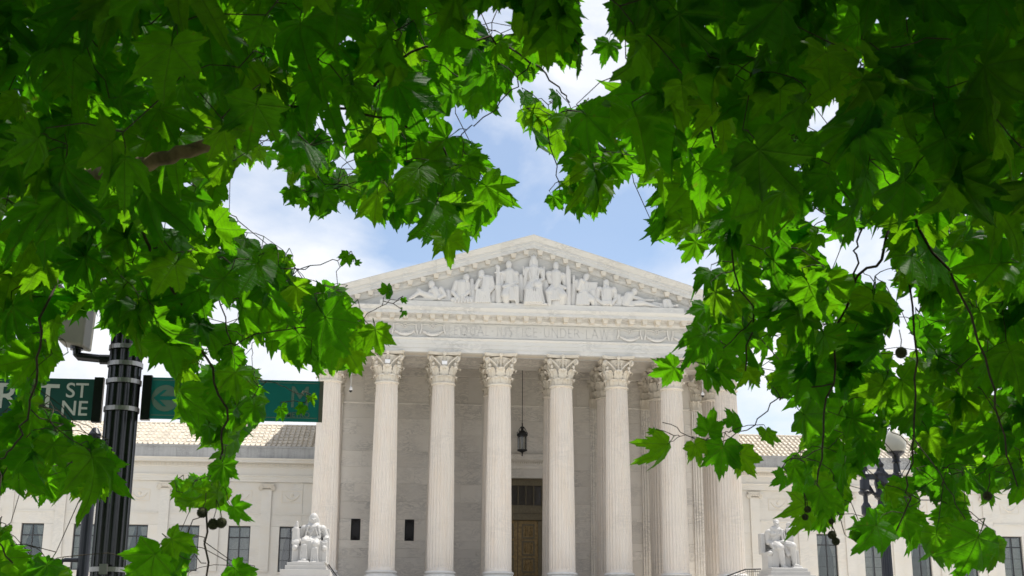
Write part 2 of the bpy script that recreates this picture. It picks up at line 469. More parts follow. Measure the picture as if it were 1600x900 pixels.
class MB:
    """collects boxes, prisms, tubes and lathes and links them as one mesh"""

    def __init__(self):
        self.v, self.f = [], []

    def add(self, vs, fs):
        o = len(self.v)
        self.v += [tuple(x) for x in vs]
        self.f += [tuple(i + o for i in q) for q in fs]
        return self

    def box(self, x0, x1, y0, y1, z0, z1):
        vs = [(x, y, z) for z in (z0, z1) for y in (y0, y1) for x in (x0, x1)]
        return self.add(vs, [(0, 2, 3, 1), (4, 5, 7, 6), (0, 1, 5, 4), (2, 6, 7, 3), (0, 4, 6, 2), (1, 3, 7, 5)])

    def bar(self, a, b, r, n=6, r2=None):
        return self.tube([a, b], [r, r if r2 is None else r2], n)

    def tube(self, path, radii, n=6, cap=True):
        path = [Vector(q) for q in path]
        if isinstance(radii, (int, float)):
            radii = [radii] * len(path)
        vs, fs = [], []
        prev = None
        for i, q in enumerate(path):
            t = (path[min(i + 1, len(path) - 1)] - path[max(i - 1, 0)])
            t = t.normalized() if t.length > 1e-9 else Vector((0, 0, 1))
            if prev is None:
                a = t.orthogonal().normalized()
            else:
                a = (prev - t * prev.dot(t))
                a = a.normalized() if a.length > 1e-6 else t.orthogonal().normalized()
            prev = a
            b = t.cross(a)
            for k in range(n):
                th = 2 * math.pi * k / n
                vs.append(q + (a * math.cos(th) + b * math.sin(th)) * radii[i])
        for i in range(len(path) - 1):
            for k in range(n):
                fs.append((i * n + k, i * n + (k + 1) % n, (i + 1) * n + (k + 1) % n, (i + 1) * n + k))
        if cap:
            fs.append(tuple(range(n - 1, -1, -1)))
            fs.append(tuple((len(path) - 1) * n + k for k in range(n)))
        return self.add(vs, fs)

    def lathe(self, prof, c=(0, 0, 0), n=32, cap=True):
        vs, fs = [], []
        for r, z in prof:
            for k in range(n):
                th = 2 * math.pi * k / n
                vs.append((c[0] + r * math.cos(th), c[1] + r * math.sin(th), c[2] + z))
        m = len(prof)
        for i in range(m - 1):
            for k in range(n):
                fs.append((i * n + k, i * n + (k + 1) % n, (i + 1) * n + (k + 1) % n, (i + 1) * n + k))
        if cap:
            fs.append(tuple(range(n - 1, -1, -1)))
            fs.append(tuple((m - 1) * n + k for k in range(n)))
        return self.add(vs, fs)

    def prism(self, poly, y0, y1):
        """polygon in x,z pushed from y0 to y1"""
        m = len(poly)
        vs = [(x, y0, z) for x, z in poly] + [(x, y1, z) for x, z in poly]
        fs = [tuple(range(m)), tuple(range(2 * m - 1, m - 1, -1))]
        fs += [(i, i + m, (i + 1) % m + m, (i + 1) % m) for i in range(m)]
        return self.add(vs, fs)

    def mould(self, prof, x0, x1):
        """profile in y,z pushed along x"""
        m = len(prof)
        vs = [(x0, y, z) for y, z in prof] + [(x1, y, z) for y, z in prof]
        fs = [tuple(range(m)), tuple(range(2 * m - 1, m - 1, -1))]
        fs += [(i, i + m, (i + 1) % m + m, (i + 1) % m) for i in range(m)]
        return self.add(vs, fs)

    def round_rect(self, prof, hx, yf, yb):
        """profile in (out, z) led round three sides of the portico"""
        m = len(prof)
        rows = []
        for o, z in prof:
            rows.append([(-hx - o, yb, z), (-hx - o, yf - o, z), (hx + o, yf - o, z), (hx + o, yb, z)])
        vs = [q for r_ in rows for q in r_]
        fs = []
        for i in range(m - 1):
            for k in range(3):
                fs.append((i * 4 + k, i * 4 + k + 1, (i + 1) * 4 + k + 1, (i + 1) * 4 + k))
        return self.add(vs, fs)

    def sphere(self, c, r, n=10, m=7, rot=None):
        if isinstance(r, (int, float)):
            r = (r, r, r)
        vs = []
        c = Vector(c)
        for i in range(m + 1):
            ph = math.pi * i / m
            for k in range(n):
                th = 2 * math.pi * k / n
                q = Vector((math.sin(ph) * math.cos(th) * r[0], math.sin(ph) * math.sin(th) * r[1], math.cos(ph) * r[2]))
                if rot is not None:
                    q = rot @ q
                vs.append(c + q)
        fs = []
        for i in range(m):
            for k in range(n):
                fs.append((i * n + k, (i + 1) * n + k, (i + 1) * n + (k + 1) % n, i * n + (k + 1) % n))
        return self.add(vs, fs)

    def capsule(self, a, b, ra, rb, ys=1.0, n=10):
        """rounded tapered limb, flattened in y by ys about its own axis"""
        a, b = Vector(a), Vector(b)
        d = b - a
        L = d.length
        if L < 1e-6:
            return self.sphere(a, (ra, ra * ys, ra))
        t = d / L
        u = t.orthogonal().normalized()
        w_ = t.cross(u)
        rows = []
        for k in range(4):
            an = math.pi / 2 * k / 4
            rows.append((-ra * math.cos(an), ra * math.sin(an)))
        for k in range(5):
            an = math.pi / 2 * k / 4
            rows.append((L + rb * math.sin(an), rb * math.cos(an)))
        vs = []
        for s, r in rows:
            for k in range(n):
                th = 2 * math.pi * k / n
                q = a + t * s + (u * math.cos(th) + w_ * math.sin(th)) * max(r, 1e-4)
                mid = a + t * max(0, min(L, s))
                q.y = mid.y + (q.y - mid.y) * ys
                vs.append(q)
        fs = []
        m = len(rows)
        for i in range(m - 1):
            for k in range(n):
                fs.append((i * n + k, i * n + (k + 1) % n, (i + 1) * n + (k + 1) % n, (i + 1) * n + k))
        fs.append(tuple(range(n - 1, -1, -1)))
        fs.append(tuple((m - 1) * n + k for k in range(n)))
        return self.add(vs, fs)

    def mesh(self, name, mat, smooth=False, fix=True):
        me = bpy.data.meshes.new(name)
        me.from_pydata(self.v, [], self.f)
        if fix:
            bm = bmesh.new()
            bm.from_mesh(me)
            bmesh.ops.recalc_face_normals(bm, faces=bm.faces)
            bm.to_mesh(me)
            bm.free()
        me.materials.append(MATS[mat])
        if smooth:
            me.polygons.foreach_set('use_smooth', [True] * len(me.polygons))
        me.update()
        return me

    def build(self, name, mat, parent=None, smooth=False, **kw):
        return link(name, self.mesh(name, mat, smooth), parent, **kw)


def link(name, me, parent=None, loc=None, rot=None, **props):
    o = bpy.data.objects.new(name, me)
    COL.objects.link(o)
    if loc is not None:
        o.location = loc
    if rot is not None:
        o.rotation_euler = rot
    if parent is not None:
        o.parent = parent
    for k, v in props.items():
        o[k] = v
    return o


def tag(o, label, cat, group=None):
    o['label'] = label
    o['category'] = cat
    if group:
        o['group'] = group
    return o


def empty(name, loc=(0, 0, 0)):
    o = bpy.data.objects.new(name, None)
    COL.objects.link(o)
    o.location = loc
    o.empty_display_size = 0.2
    return o


def thing(name, label, cat, loc=(0, 0, 0), group=None):
    return tag(empty(name, loc), label, cat, group)


def bevel(o, w_, seg=1):
    b = o.modifiers.new('bevel', 'BEVEL')
    b.width = w_
    b.segments = seg
    b.limit_method = 'ANGLE'
    return o


def keep_world(o, parent):
    """parent without moving (parents here are unrotated)"""
    o.parent = parent
    o.location = Vector(o.location) - parent.matrix_basis.translation
    return o


def text_mesh(txt, size, depth, mat, align='CENTER', bold=0.008):
    cu = bpy.data.curves.new('lettering', 'FONT')
    cu.body = txt
    cu.size = size
    cu.extrude = depth
    cu.offset = size * bold if txt not in ('M',) else 0.0
    cu.align_x = align
    cu.align_y = 'CENTER'
    o = bpy.data.objects.new('lettering', cu)
    COL.objects.link(o)
    bpy.context.view_layer.update()
    dg = bpy.context.evaluated_depsgraph_get()
    me = bpy.data.meshes.new_from_object(o.evaluated_get(dg))
    bpy.data.objects.remove(o)
    me.materials.clear()
    me.materials.append(MATS[mat])
    return me

# ------------------------------------------------------------------ setting: ground, street, plaza, stairs
S = 'structure'
MB().add([(-3000, -3000, -0.15), (3000, -3000, -0.15), (3000, 3000, -0.15), (-3000, 3000, -0.15)], [(0, 1, 2, 3)]).build('ground', 'ground_earth', kind=S)
MB().box(-300, 300, -93.6, -89.2, -0.3, 0.0).build('sidewalk', 'concrete', kind=S)
MB().box(-300, 300, -140, -93.6, -0.3, 0.02).build('lawn', 'ground_earth', kind=S)
MB().box(-300, 300, -89.2, -89.0, -0.3, 0.004).build('kerb', 'stone_paving', kind=S)
MB().box(-300, 300, -89.0, -76.0, -0.3, -0.13).build('road', 'asphalt', kind=S)
MB().box(-300, 300, -76.0, -75.8, -0.3, 0.004).build('kerb', 'stone_paving', kind=S)
MB().box(-300, 300, -75.8, -70.0, -0.3, 0.0).build('sidewalk', 'concrete', kind=S)
MB().box(-62, 62, -70.0, -18.0, -0.3, 0.30).build('plaza', 'stone_paving', kind=S)
MB().box(-62, 62, -18.0, 12.0, -0.3, 0.6).build('terrace', 'stone_paving', kind=S)
st = MB().box(-13.4, 13.4, -3.0, -2.4, 0.2, F - 0.2).build('stairs', 'stone_paving', kind=S)
nst = 38
stm = None
for i in range(nst):
    z1 = 0.3 + (F - 0.3) * (i + 1) / nst
    y0 = -21.0 + 18.0 * i / nst
    if stm is None:
        stm = MB().box(-13.35, 13.35, 0, 18.0 / nst + 0.3, -0.166, 0).mesh('step', 'stone_paving')
    o = link('step', stm, st, loc=(0, y0, z1 - 0.002 * (i % 2)))

# ------------------------------------------------------------------ courthouse
house = thing('courthouse', 'white marble temple-fronted courthouse with sculpted pediment and tall fluted columns', 'building')
SP, CEN = 4.3, 1.109 * 4.3
CX = [(-1 if i < 4 else 1) * (CEN / 2 + (abs(i - 3.5) - 0.5) * SP) for i in range(8)]
HX = CX[7] + 0.85            # half width of the architrave
Z_AST, Z_ARC, Z_FRI, Z_COR = F + 14.92, F + 17.24, F + 18.34, F + 19.57
Z_CTOP = 27.24
WALL_Y = 8.6

# podium under the columns
pod = MB()
pod.box(-HX - 0.6, HX + 0.6, -2.3, WALL_Y + 0.5, 0.3, F - 0.16)
pod.build('podium', 'stone_paving', house)
fl = MB().box(-HX - 0.5, HX + 0.5, -2.38, WALL_Y, F - 0.16, F - 0.004).build('portico_floor', 'stone_paving', house)

# ---- column: fluted shaft with entasis, base, capital (shared meshes)
def shaft_mesh():
    mb = MB()
    nf, per = 24, 6
    n = nf * per
    zb, zt = 0.92, Z_AST - F
    rows = []
    lv = 12
    for i in range(lv + 1):
        t = i / lv
        r = 0.985 - 0.155 * (t ** 1.6)
        rows.append((zb + (zt - zb) * t, r, 1.0))
    joints = [4.6, 8.1, 11.4]
    ex = []
    for zj in joints:
        t = (zj - zb) / (zt - zb)
        r = 0.985 - 0.155 * (t ** 1.6)
        ex += [(zj - 0.02, r, 1.0), (zj, r - 0.012, 1.0), (zj + 0.02, r, 1.0)]
    rows = sorted(rows + ex)
    rows = [(zb - 0.001, 1.03, 0.0), (zb + 0.14, 0.99, 0.0), (zb + 0.26, 0.985, 1.0)] + rows[1:-1] + [(zt - 0.22, 0.832, 1.0), (zt - 0.12, 0.83, 0.0), (zt, 0.84, 0.0)]
    vs, fs = [], []
    for z, r, fl_ in rows:
        for k in range(n):
            th = 2 * math.pi * k / n
            q = (k % per) / per
            dep = 0.0
            if q >= 0.17:
                s = (q - 0.17) / 0.83
                dep = math.sin(math.pi * s) ** 0.6 * 0.062
            rr = r - dep * fl_
            vs.append((rr * math.cos(th), rr * math.sin(th), z))
    for i in range(len(rows) - 1):
        for k in range(n):
            fs.append((i * n + k, i * n + (k + 1) % n, (i + 1) * n + (k + 1) % n, (i + 1) * n + k))
    mb.add(vs, fs)
    return mb.mesh('column', 'marble_column', smooth=False)


def base_mesh():
    mb = MB()
    mb.box(-1.38, 1.38, -1.38, 1.38, 0, 0.3)
    p = []
    for k in range(9):
        a = -math.pi / 2 + math.pi * k / 8
        p.append((1.22 + 0.13 * math.cos(a), 0.43 + 0.13 * math.sin(a)))
    p += [(1.2, 0.6), (1.10, 0.63), (1.09, 0.69), (1.14, 0.73)]
    for k in range(9):
        a = -math.pi / 2 + math.pi * k / 8
        p.append((1.08 + 0.085 * math.cos(a), 0.82 + 0.085 * math.sin(a)))
    p += [(1.03, 0.925)]
    mb.lathe(p, n=48)
    return mb.mesh('base', 'marble_white', smooth=False)


def acanthus(mb, th, r0, z0, h, wd, curl, out_):
    """one leaf of the capital: rises against the bell and rolls outwards"""
    nr, nc = 11, 5
    vs = []
    ca, sa = math.cos(th), math.sin(th)
    for side in (0, 1):
        for i in range(nr):
            t = i / (nr - 1)
            if t < 0.68:
                z = z0 + h * t / 0.68 * 0.93
                r = r0 + out_ * (t / 0.68) ** 2.2 * 0.6
            else:
                a = (t - 0.68) / 0.32 * math.pi * 1.25
                z = z0 + h * 0.93 + math.sin(a) * curl * 0.75
                r = r0 + out_ * 0.6 + (1 - math.cos(a)) * curl
            wv = wd * (0.85 + 0.25 * math.sin(t * math.pi)) * (1.0 if t < 0.75 else 1 - (t - 0.75) * 1.7) * (0.9 if i % 2 else 1.06)
            for j in range(nc):
                s = (j / (nc - 1) * 2 - 1)
                rr = r - 0.05 * s * s - (0.0 if j % 2 == 0 else 0.035) - side * 0.05
                x, y = rr * ca - s * wv * sa, rr * sa + s * wv * ca
                vs.append((x, y, z - 0.05 * abs(s) * t))
    fs = []
    m = nr * nc
    for i in range(nr - 1):
        for j in range(nc - 1):
            a = i * nc + j
            fs.append((a, a + 1, a + nc + 1, a + nc))
            fs.append((m + a, m + a + nc, m + a + nc + 1, m + a + 1))
    for i in range(nr - 1):
        for j in (0, nc - 1):
            a = i * nc + j
            fs.append((a, a + nc, m + a + nc, m + a))
    for j in range(nc - 1):
        a = (nr - 1) * nc + j
        fs.append((a, a + 1, m + a + 1, m + a))
    mb.add(vs, fs)


def capital_mesh():
    mb = MB()
    H = Z_ARC - Z_AST
    p = [(0.84, -0.13)] + [(0.86 + 0.085 * math.cos(a), -0.04 + 0.085 * math.sin(a)) for a in [(-90 + 22.5 * k) * math.pi / 180 for k in range(9)]] + [(0.80, 0.06), (0.78, 0.7), (0.82, 1.4), (1.0, H - 0.3)]
    mb.lathe(p, n=32)
    for k in range(8):
        acanthus(mb, 2 * math.pi * k / 8 + math.pi / 8, 0.84, 0.03, 0.50, 0.31, 0.105, 0.10)
    for k in range(8):
        acanthus(mb, 2 * math.pi * k / 8, 0.85, 0.25, 0.98, 0.31, 0.14, 0.36)
    # corner volutes: stalk rising from the leaves, rolled at the end
    for k in range(4):
        th = math.pi / 4 + k * math.pi / 2
        for sgn in (-1, 1):
            path = []
            for i in range(30):
                t = i / 29
                if t < 0.42:
                    s = t / 0.42
                    an = sgn * (1 - s) ** 1.4 * 0.60
                    rad = 0.88 + 0.55 * s ** 1.6
                    z = 0.95 + 1.02 * s ** 0.75
                    off_ = 0.08 * (1 - s) + 0.055
                else:
                    s = (t - 0.42) / 0.58
                    a = s * 2 * math.pi * 1.5
                    rr = 0.21 * (1 - 0.75 * s)
                    an = 0
                    rad = 1.40 + rr * math.sin(a)
                    z = 1.97 - 0.22 + rr * math.cos(a)
                    off_ = 0.055
                x = rad * math.cos(th + an) - sgn * off_ * math.sin(th)
                y = rad * math.sin(th + an) + sgn * off_ * math.cos(th)
                path.append((x, y, z))
            mb.tube(path, [0.06] * 13 + [0.055 - 0.0015 * i for i in range(17)], 5)
        # small inner helices and the corner leaf under the volute
        c, s_ = math.cos(th), math.sin(th)
        mb.sphere((1.36 * c, 1.36 * s_, 1.76), (0.1, 0.1, 0.1), 6, 4)
        mb.sphere((1.18 * c, 1.18 * s_, 1.42), (0.14, 0.14, 0.16), 6, 5)
    for k in range(4):
        th = k * math.pi / 2
        c, s_ = math.cos(th), math.sin(th)
        for sgn in (-1, 1):
            path = []
            for i in range(16):
                t = i / 15
                a = t * 2 * math.pi * 1.1
                rr = 0.14 * (1 - 0.6 * t)
                tx = sgn * (0.2 - rr * math.sin(a) * 0.9)
                z = 1.72 + rr * math.cos(a)
                path.append((0.98 * c - tx * s_, 0.98 * s_ + tx * c, z))
            mb.tube([(0.9 * c - sgn * 0.3 * s_, 0.9 * s_ + sgn * 0.3 * c, 1.0)] + path, 0.038, 5)
        # flower on the abacus, stem below
        mb.sphere((1.16 * c, 1.16 * s_, H - 0.16), (0.16, 0.16, 0.19), 8, 5)
        mb.tube([(0.98 * c, 0.98 * s_, 1.3), (1.04 * c, 1.04 * s_, 2.0)], 0.06, 5)
    # abacus with hollow sides and cut corners
    for z0, z1, g in ((H - 0.22, H - 0.12, 0.0), (H - 0.12, H - 0.004, 0.05)):
        pl = []
        for k in range(4):
            a0 = math.pi / 4 + k * math.pi / 2
            for s in np.linspace(-1, 1, 9):
                mid = a0 + math.pi / 4
                # from corner k to corner k+1
                hw = 1.10 + g
                d = 0.93 + g + 0.27 * s * s
                if abs(s) == 1:
                    d = 1.22 + g
                t_ = s * hw
                pl.append((d * math.cos(mid) - t_ * math.sin(mid), d * math.sin(mid) + t_ * math.cos(mid)))
        m = len(pl)
        vs = [(x, y, z0) for x, y in pl] + [(x, y, z1) for x, y in pl]
        fs = [tuple(range(m - 1, -1, -1)), tuple(range(m, 2 * m))] + [(i, (i + 1) % m, (i + 1) % m + m, i + m) for i in range(m)]
        mb.add(vs, fs)
    return mb.mesh('capital', 'marble_trim', smooth=False)


SHAFT, BASE, CAPM = shaft_mesh(), base_mesh(), capital_mesh()


def column(x, y, label=None):
    c = link('column', SHAFT, house, loc=(x, y, F), rot=(0, 0, R(7.5)))
    link('base', BASE, c, loc=(0, 0, 0), rot=(0, 0, -R(7.5)))
    link('capital', CAPM, c, loc=(0, 0, Z_AST - F), rot=(0, 0, -R(7.5)))
    return c


for x in CX:
    column(x, 0)
for x in CX:
    column(x, SP)

# ---- entablature of the portico
arch = MB()
arch.round_rect([(-1.7, Z_ARC), (0.0, Z_ARC), (0.0, Z_ARC + 0.30), (0.045, Z_ARC + 0.31), (0.045, Z_ARC + 0.62), (0.09, Z_ARC + 0.63), (0.09, Z_ARC + 0.92), (0.16, Z_ARC + 0.98), (0.20, Z_ARC + 1.05), (0.20, Z_FRI), (-1.7, Z_FRI)], HX, -0.85, WALL_Y)
arch.round_rect([(-1.7, Z_FRI), (-1.7, Z_ARC)], HX, -0.85, WALL_Y)
entab = arch.build('entablature', 'marble_white', house)
for a, b in zip(CX[:-1], CX[1:]):
    MB().box(a + 1.35, b - 1.35, -0.45, 0.45, Z_ARC - 0.004, Z_ARC + 0.05).build('soffit_panel', 'marble_trim', entab)
# frieze block behind (inscription slab is separate)
TXT_X0, TXT_X1 = -6.35, 6.35
fr = MB()
fr.round_rect([(-1.7, Z_FRI), (0.02, Z_FRI), (0.02, Z_COR), (-1.7, Z_COR)], HX, -0.85, WALL_Y)
fr.build('frieze', 'marble_white', entab)

# inscription: thin roman capitals, cut from strokes  (x, z in units of the letter height)
def L(*s): return s
GLY = {
    'E': (0.55, [(0.08, 0, 0.08, 1), (0.08, 1, 0.5, 1), (0.08, 0.52, 0.42, 0.52), (0.08, 0, 0.52, 0)]),
    'Q': (0.95, 'O+Q'), 'U': (0.8, [(0.12, 1, 0.12, 0.32), (0.68, 1, 0.68, 0.32), (0.12, 0.32, 0.2, 0.1), (0.2, 0.1, 0.4, 0), (0.4, 0, 0.6, 0.1), (0.6, 0.1, 0.68, 0.32)]),
    'A': (0.8, [(0.05, 0, 0.4, 1), (0.4, 1, 0.76, 0), (0.18, 0.36, 0.63, 0.36)]),
    'L': (0.55, [(0.08, 1, 0.08, 0), (0.08, 0, 0.5, 0)]),
    'J': (0.4, [(0.26, 1, 0.26, 0.1), (0.26, 0.1, 0.12, -0.08)]),
    'S': (0.55, [(0.46, 0.85, 0.34, 1), (0.34, 1, 0.15, 0.95), (0.15, 0.95, 0.1, 0.72), (0.1, 0.72, 0.42, 0.42), (0.42, 0.42, 0.46, 0.2), (0.46, 0.2, 0.3, 0), (0.3, 0, 0.08, 0.1)]),
    'T': (0.7, [(0.35, 0, 0.35, 1), (0.04, 1, 0.66, 1)]),
    'I': (0.28, [(0.14, 0, 0.14, 1)]),
    'C': (0.85, [(0.78, 0.84, 0.5, 1), (0.5, 1, 0.24, 0.9), (0.24, 0.9, 0.08, 0.5), (0.08, 0.5, 0.24, 0.1), (0.24, 0.1, 0.5, 0), (0.5, 0, 0.78, 0.15)]),
    'N': (0.85, [(0.1, 0, 0.1, 1), (0.1, 1, 0.74, 0), (0.74, 0, 0.74, 1)]),
    'D': (0.85, [(0.1, 0, 0.1, 1), (0.1, 1, 0.45, 0.98), (0.45, 0.98, 0.75, 0.72), (0.75, 0.72, 0.75, 0.28), (0.75, 0.28, 0.45, 0.02), (0.45, 0.02, 0.1, 0)]),
    'R': (0.75, [(0.1, 0, 0.1, 1), (0.1, 1, 0.45, 0.98), (0.45, 0.98, 0.56, 0.76), (0.56, 0.76, 0.42, 0.53), (0.42, 0.53, 0.1, 0.5), (0.36, 0.5, 0.7, 0)]),
    'W': (1.15, [(0.05, 1, 0.32, 0), (0.32, 0, 0.57, 1), (0.57, 1, 0.84, 0), (0.84, 0, 1.1, 1)]),
    '.': (0.4, [(0.2, 0.46, 0.2, 0.56)]),
}
o_ring = [(0.475 + 0.4 * math.cos(a), 0.5 + 0.5 * math.sin(a)) for a in [2 * math.pi * k / 12 for k in range(13)]]
GLY['Q'] = (0.95, [(*o_ring[i], *o_ring[i + 1]) for i in range(12)] + [(0.5, 0.06, 0.85, -0.16)])


def letter_strokes(txt, x0, x1, zb, h):
    tw = sum(GLY[c][0] + 0.14 for c in txt) - 0.14
    k = (x1 - x0) / tw
    x = x0
    res = []
    for c in txt:
        st_ = []
        for a, b, c2, d in GLY[c][1]:
            st_.append((x + a * k, zb + b * h, x + c2 * k, zb + d * h))
        res.append((c, st_))
        x += (GLY[c][0] + 0.14) * k
    return res


FRY = -0.85 - 0.02          # frieze face
lt_z, lt_h = Z_FRI + 0.26, 0.70
slab = MB().box(TXT_X0, TXT_X1, FRY - 0.06, FRY - 0.004, Z_FRI + 0.05, Z_COR - 0.10).build('inscription_slab', 'marble_white', entab)
cut = MB()
strokes = letter_strokes('EQUAL.JUSTICE.UNDER.LAW', TXT_X0 + 0.35, TXT_X1 - 0.35, lt_z, lt_h)
yf = FRY - 0.06
for c, st_ in strokes:
    lm = MB()
    for x0, z0, x1, z1 in st_:
        d = Vector((x1 - x0, 0, z1 - z0))
        ln = d.length
        d.normalize()
        nn = Vector((-d.z, 0, d.x))
        hw = 0.032
        a = Vector((x0, 0, z0)) - d * 0.01
        b = Vector((x1, 0, z1)) + d * 0.01
        pl = [a - nn * hw, b - nn * hw, b + nn * hw, a + nn * hw]
        cut.prism([(q.x, q.z) for q in pl], yf - 0.05, yf + 0.04)
        lm.prism([(q.x, q.z) for q in pl], yf + 0.030, yf + 0.045)
    if c != '.':
        lm.build('letter', 'marble_lettering', entab)
cutter = cut.build('cutter', 'marble_white')
bo = slab.modifiers.new('cut', 'BOOLEAN')
bo.operation = 'DIFFERENCE'
bo.object = cutter
bo.solver = 'EXACT'
bo.use_self = True
bpy.context.view_layer.update()
dg = bpy.context.evaluated_depsgraph_get()
nm = bpy.data.meshes.new_from_object(slab.evaluated_get(dg))
slab.modifiers.clear()
if len(nm.polygons) > 20:
    slab.data = nm
bpy.data.objects.remove(cutter)

# frieze garlands: swag, rosette, hanging ribbons
def garland_mesh():
    mb = MB()
    pts = []
    for i in range(13):
        t = i / 12 * 2 - 1
        pts.append((t * 0.80, -0.03, 0.30 + 0.34 * t * t - 0.22))
    mb.tube(pts, [0.06 + 0.11 * (1 - abs(i / 6 - 1)) for i in range(13)], 6)
    r2 = random.Random(3)
    for i in range(26):
        t = r2.uniform(-0.75, 0.75)
        mb.sphere((t, -0.07 - r2.random() * 0.05, 0.08 + 0.34 * t * t + r2.uniform(-0.02, 0.16)), 0.055, 5, 4)
    mb.tube([(0.17 * math.cos(a), -0.05, 0.78 + 0.17 * math.sin(a)) for a in [2 * math.pi * k / 14 for k in range(15)]], 0.045, 5)
    mb.sphere((0, -0.04, 0.78), (0.09, 0.06, 0.09), 6, 4)
    for s in (-1, 1):
        mb.tube([(s * 0.22, -0.03, 0.84), (s * 0.5, -0.05, 0.92), (s * 0.82, -0.04, 0.86)], 0.045, 5)
        mb.tube([(s * 0.86, -0.05, 0.9), (s * 0.84, -0.06, 0.6), (s * 0.93, -0.05, 0.32), (s * 0.97, -0.04, 0.10)], [0.08, 0.06, 0.085, 0.03], 6)
    return mb.mesh('garland', 'marble_relief', smooth=False)


GAR = garland_mesh()
for s in (-1, 1):
    for k in range(4):
        link('garland', GAR, entab, loc=(s * (7.62 + 2.13 * k), FRY - 0.05, Z_FRI + 0.12))

# cornice with modillions
cor = MB()
cor.round_rect([(-0.5, Z_COR), (0.05, Z_COR), (0.14, Z_COR + 0.06), (0.20, Z_COR + 0.16), (0.26, Z_COR + 0.18), (0.26, Z_COR + 0.42),
                (1.05, Z_COR + 0.44), (1.05, Z_COR + 0.70), (1.10, Z_COR + 0.72), (1.16, Z_COR + 0.80), (1.24, Z_COR + 0.92), (1.24, Z_COR + 1.0), (-0.5, Z_COR + 1.0)], HX, -0.85, WALL_Y + 20)
cornice = cor.build('cornice', 'marble_white', house)
CT = Z_COR + 1.0
modm = MB()
modm.prism([(-0.24, 0.0), (0.24, 0.0), (0.24, -0.05), (0.21, -0.07), (0.15, -0.36), (-0.15, -0.36), (-0.21, -0.07), (-0.24, -0.05)], -0.34, 0.34)
MODM = modm.mesh('modillion', 'marble_trim')
npm = 34
for i in range(npm):
    x = -HX - 0.75 + (2 * HX + 1.5) * i / (npm - 1)
    link('modillion', MODM, cornice, loc=(x, -0.85 - 0.26 - 0.32, Z_COR + 0.436))
for s in (-1, 1):
    for k in range(10):
        link('modillion', MODM, cornice, loc=(s * (HX + 0.58), -0.4 + k * 0.86, Z_COR + 0.436), rot=(0, 0, R(90)))

# ---- pediment
ped = MB()
AP = 33.05                       # ridge of the raking cornice
SL = (AP - 28.60) / 14.6
YF = -2.12
XE = HX + 1.30
tymY = -1.42
zin = lambda x, d: AP - d - SL * abs(x)
tb = CT - 0.02
xt = (AP - 1.35 - tb) / SL
ped.prism([(-xt, tb), (xt, tb), (0, AP - 1.35)], tymY, tymY + 0.8)
pediment = ped.build('pediment', 'marble_white', house)
# raking cornice: profile (y, depth below the ridge line)
prof = [(-2.30, 0.0), (-2.30, 0.08), (-2.24, 0.14), (-2.12, 0.30), (-2.06, 0.40), (-2.00, 0.42), (-2.00, 0.62), (-1.94, 0.66), (-1.94, 0.98), (-1.62, 1.0), (-1.62, 1.30), (-1.57, 1.40), (-1.50, 1.48), (-1.40, 1.52), (-1.40, 0.0)]
for s in (-1, 1):
    mb = MB()
    m = len(prof)
    nseg = 7
    xs = [XE * i / nseg for i in range(nseg + 1)]
    for i in range(nseg):
        a, b = xs[i] + (0.004 if i else 0), xs[i + 1] - 0.004
        vs = []
        for x in (a, b):
            for y, d in prof:
                z = AP - d - SL * x
                if z < CT + 0.002 and d > 0:
                    z = min(CT + 0.002, AP - SL * x - 0.001)
                vs.append((s * x, y, z))
        fs = [tuple(range(m)), tuple(range(2 * m - 1, m - 1, -1))] + [(k, k + m, (k + 1) % m + m, (k + 1) % m) for k in range(m)]
        mb = MB()
        mb.add(vs, fs)
        mb.build('raking_cornice_block', 'marble_white', pediment)
    ang = math.atan(SL) * s
    nk = 16
    for k in range(nk):
        x = 0.55 + 0.99 * k
        if AP - 1.3 - SL * x < CT + 0.1:
            continue
        link('modillion', MODM, pediment, loc=(s * x, -1.76, AP - 0.996 - SL * x)).scale = (1, 0.5, 1)
# plinth the sculptures stand on
MB().box(-11.7, 11.7, -2.07, tymY + 0.01, CT - 0.01, CT + 0.36).build('plinth', 'marble_white', pediment)
# gable roof behind
rf = MB()
rf.prism([(-XE, CT), (0, AP - 0.02), (XE, CT)], -0.74, 70)
rf.build('main_roof', 'roof_clay', house)
mbk = MB().box(-HX, HX, WALL_Y + 1.4, 70, 0.3, CT - 0.1)
mbk.build('main_block', 'marble_wing', house)

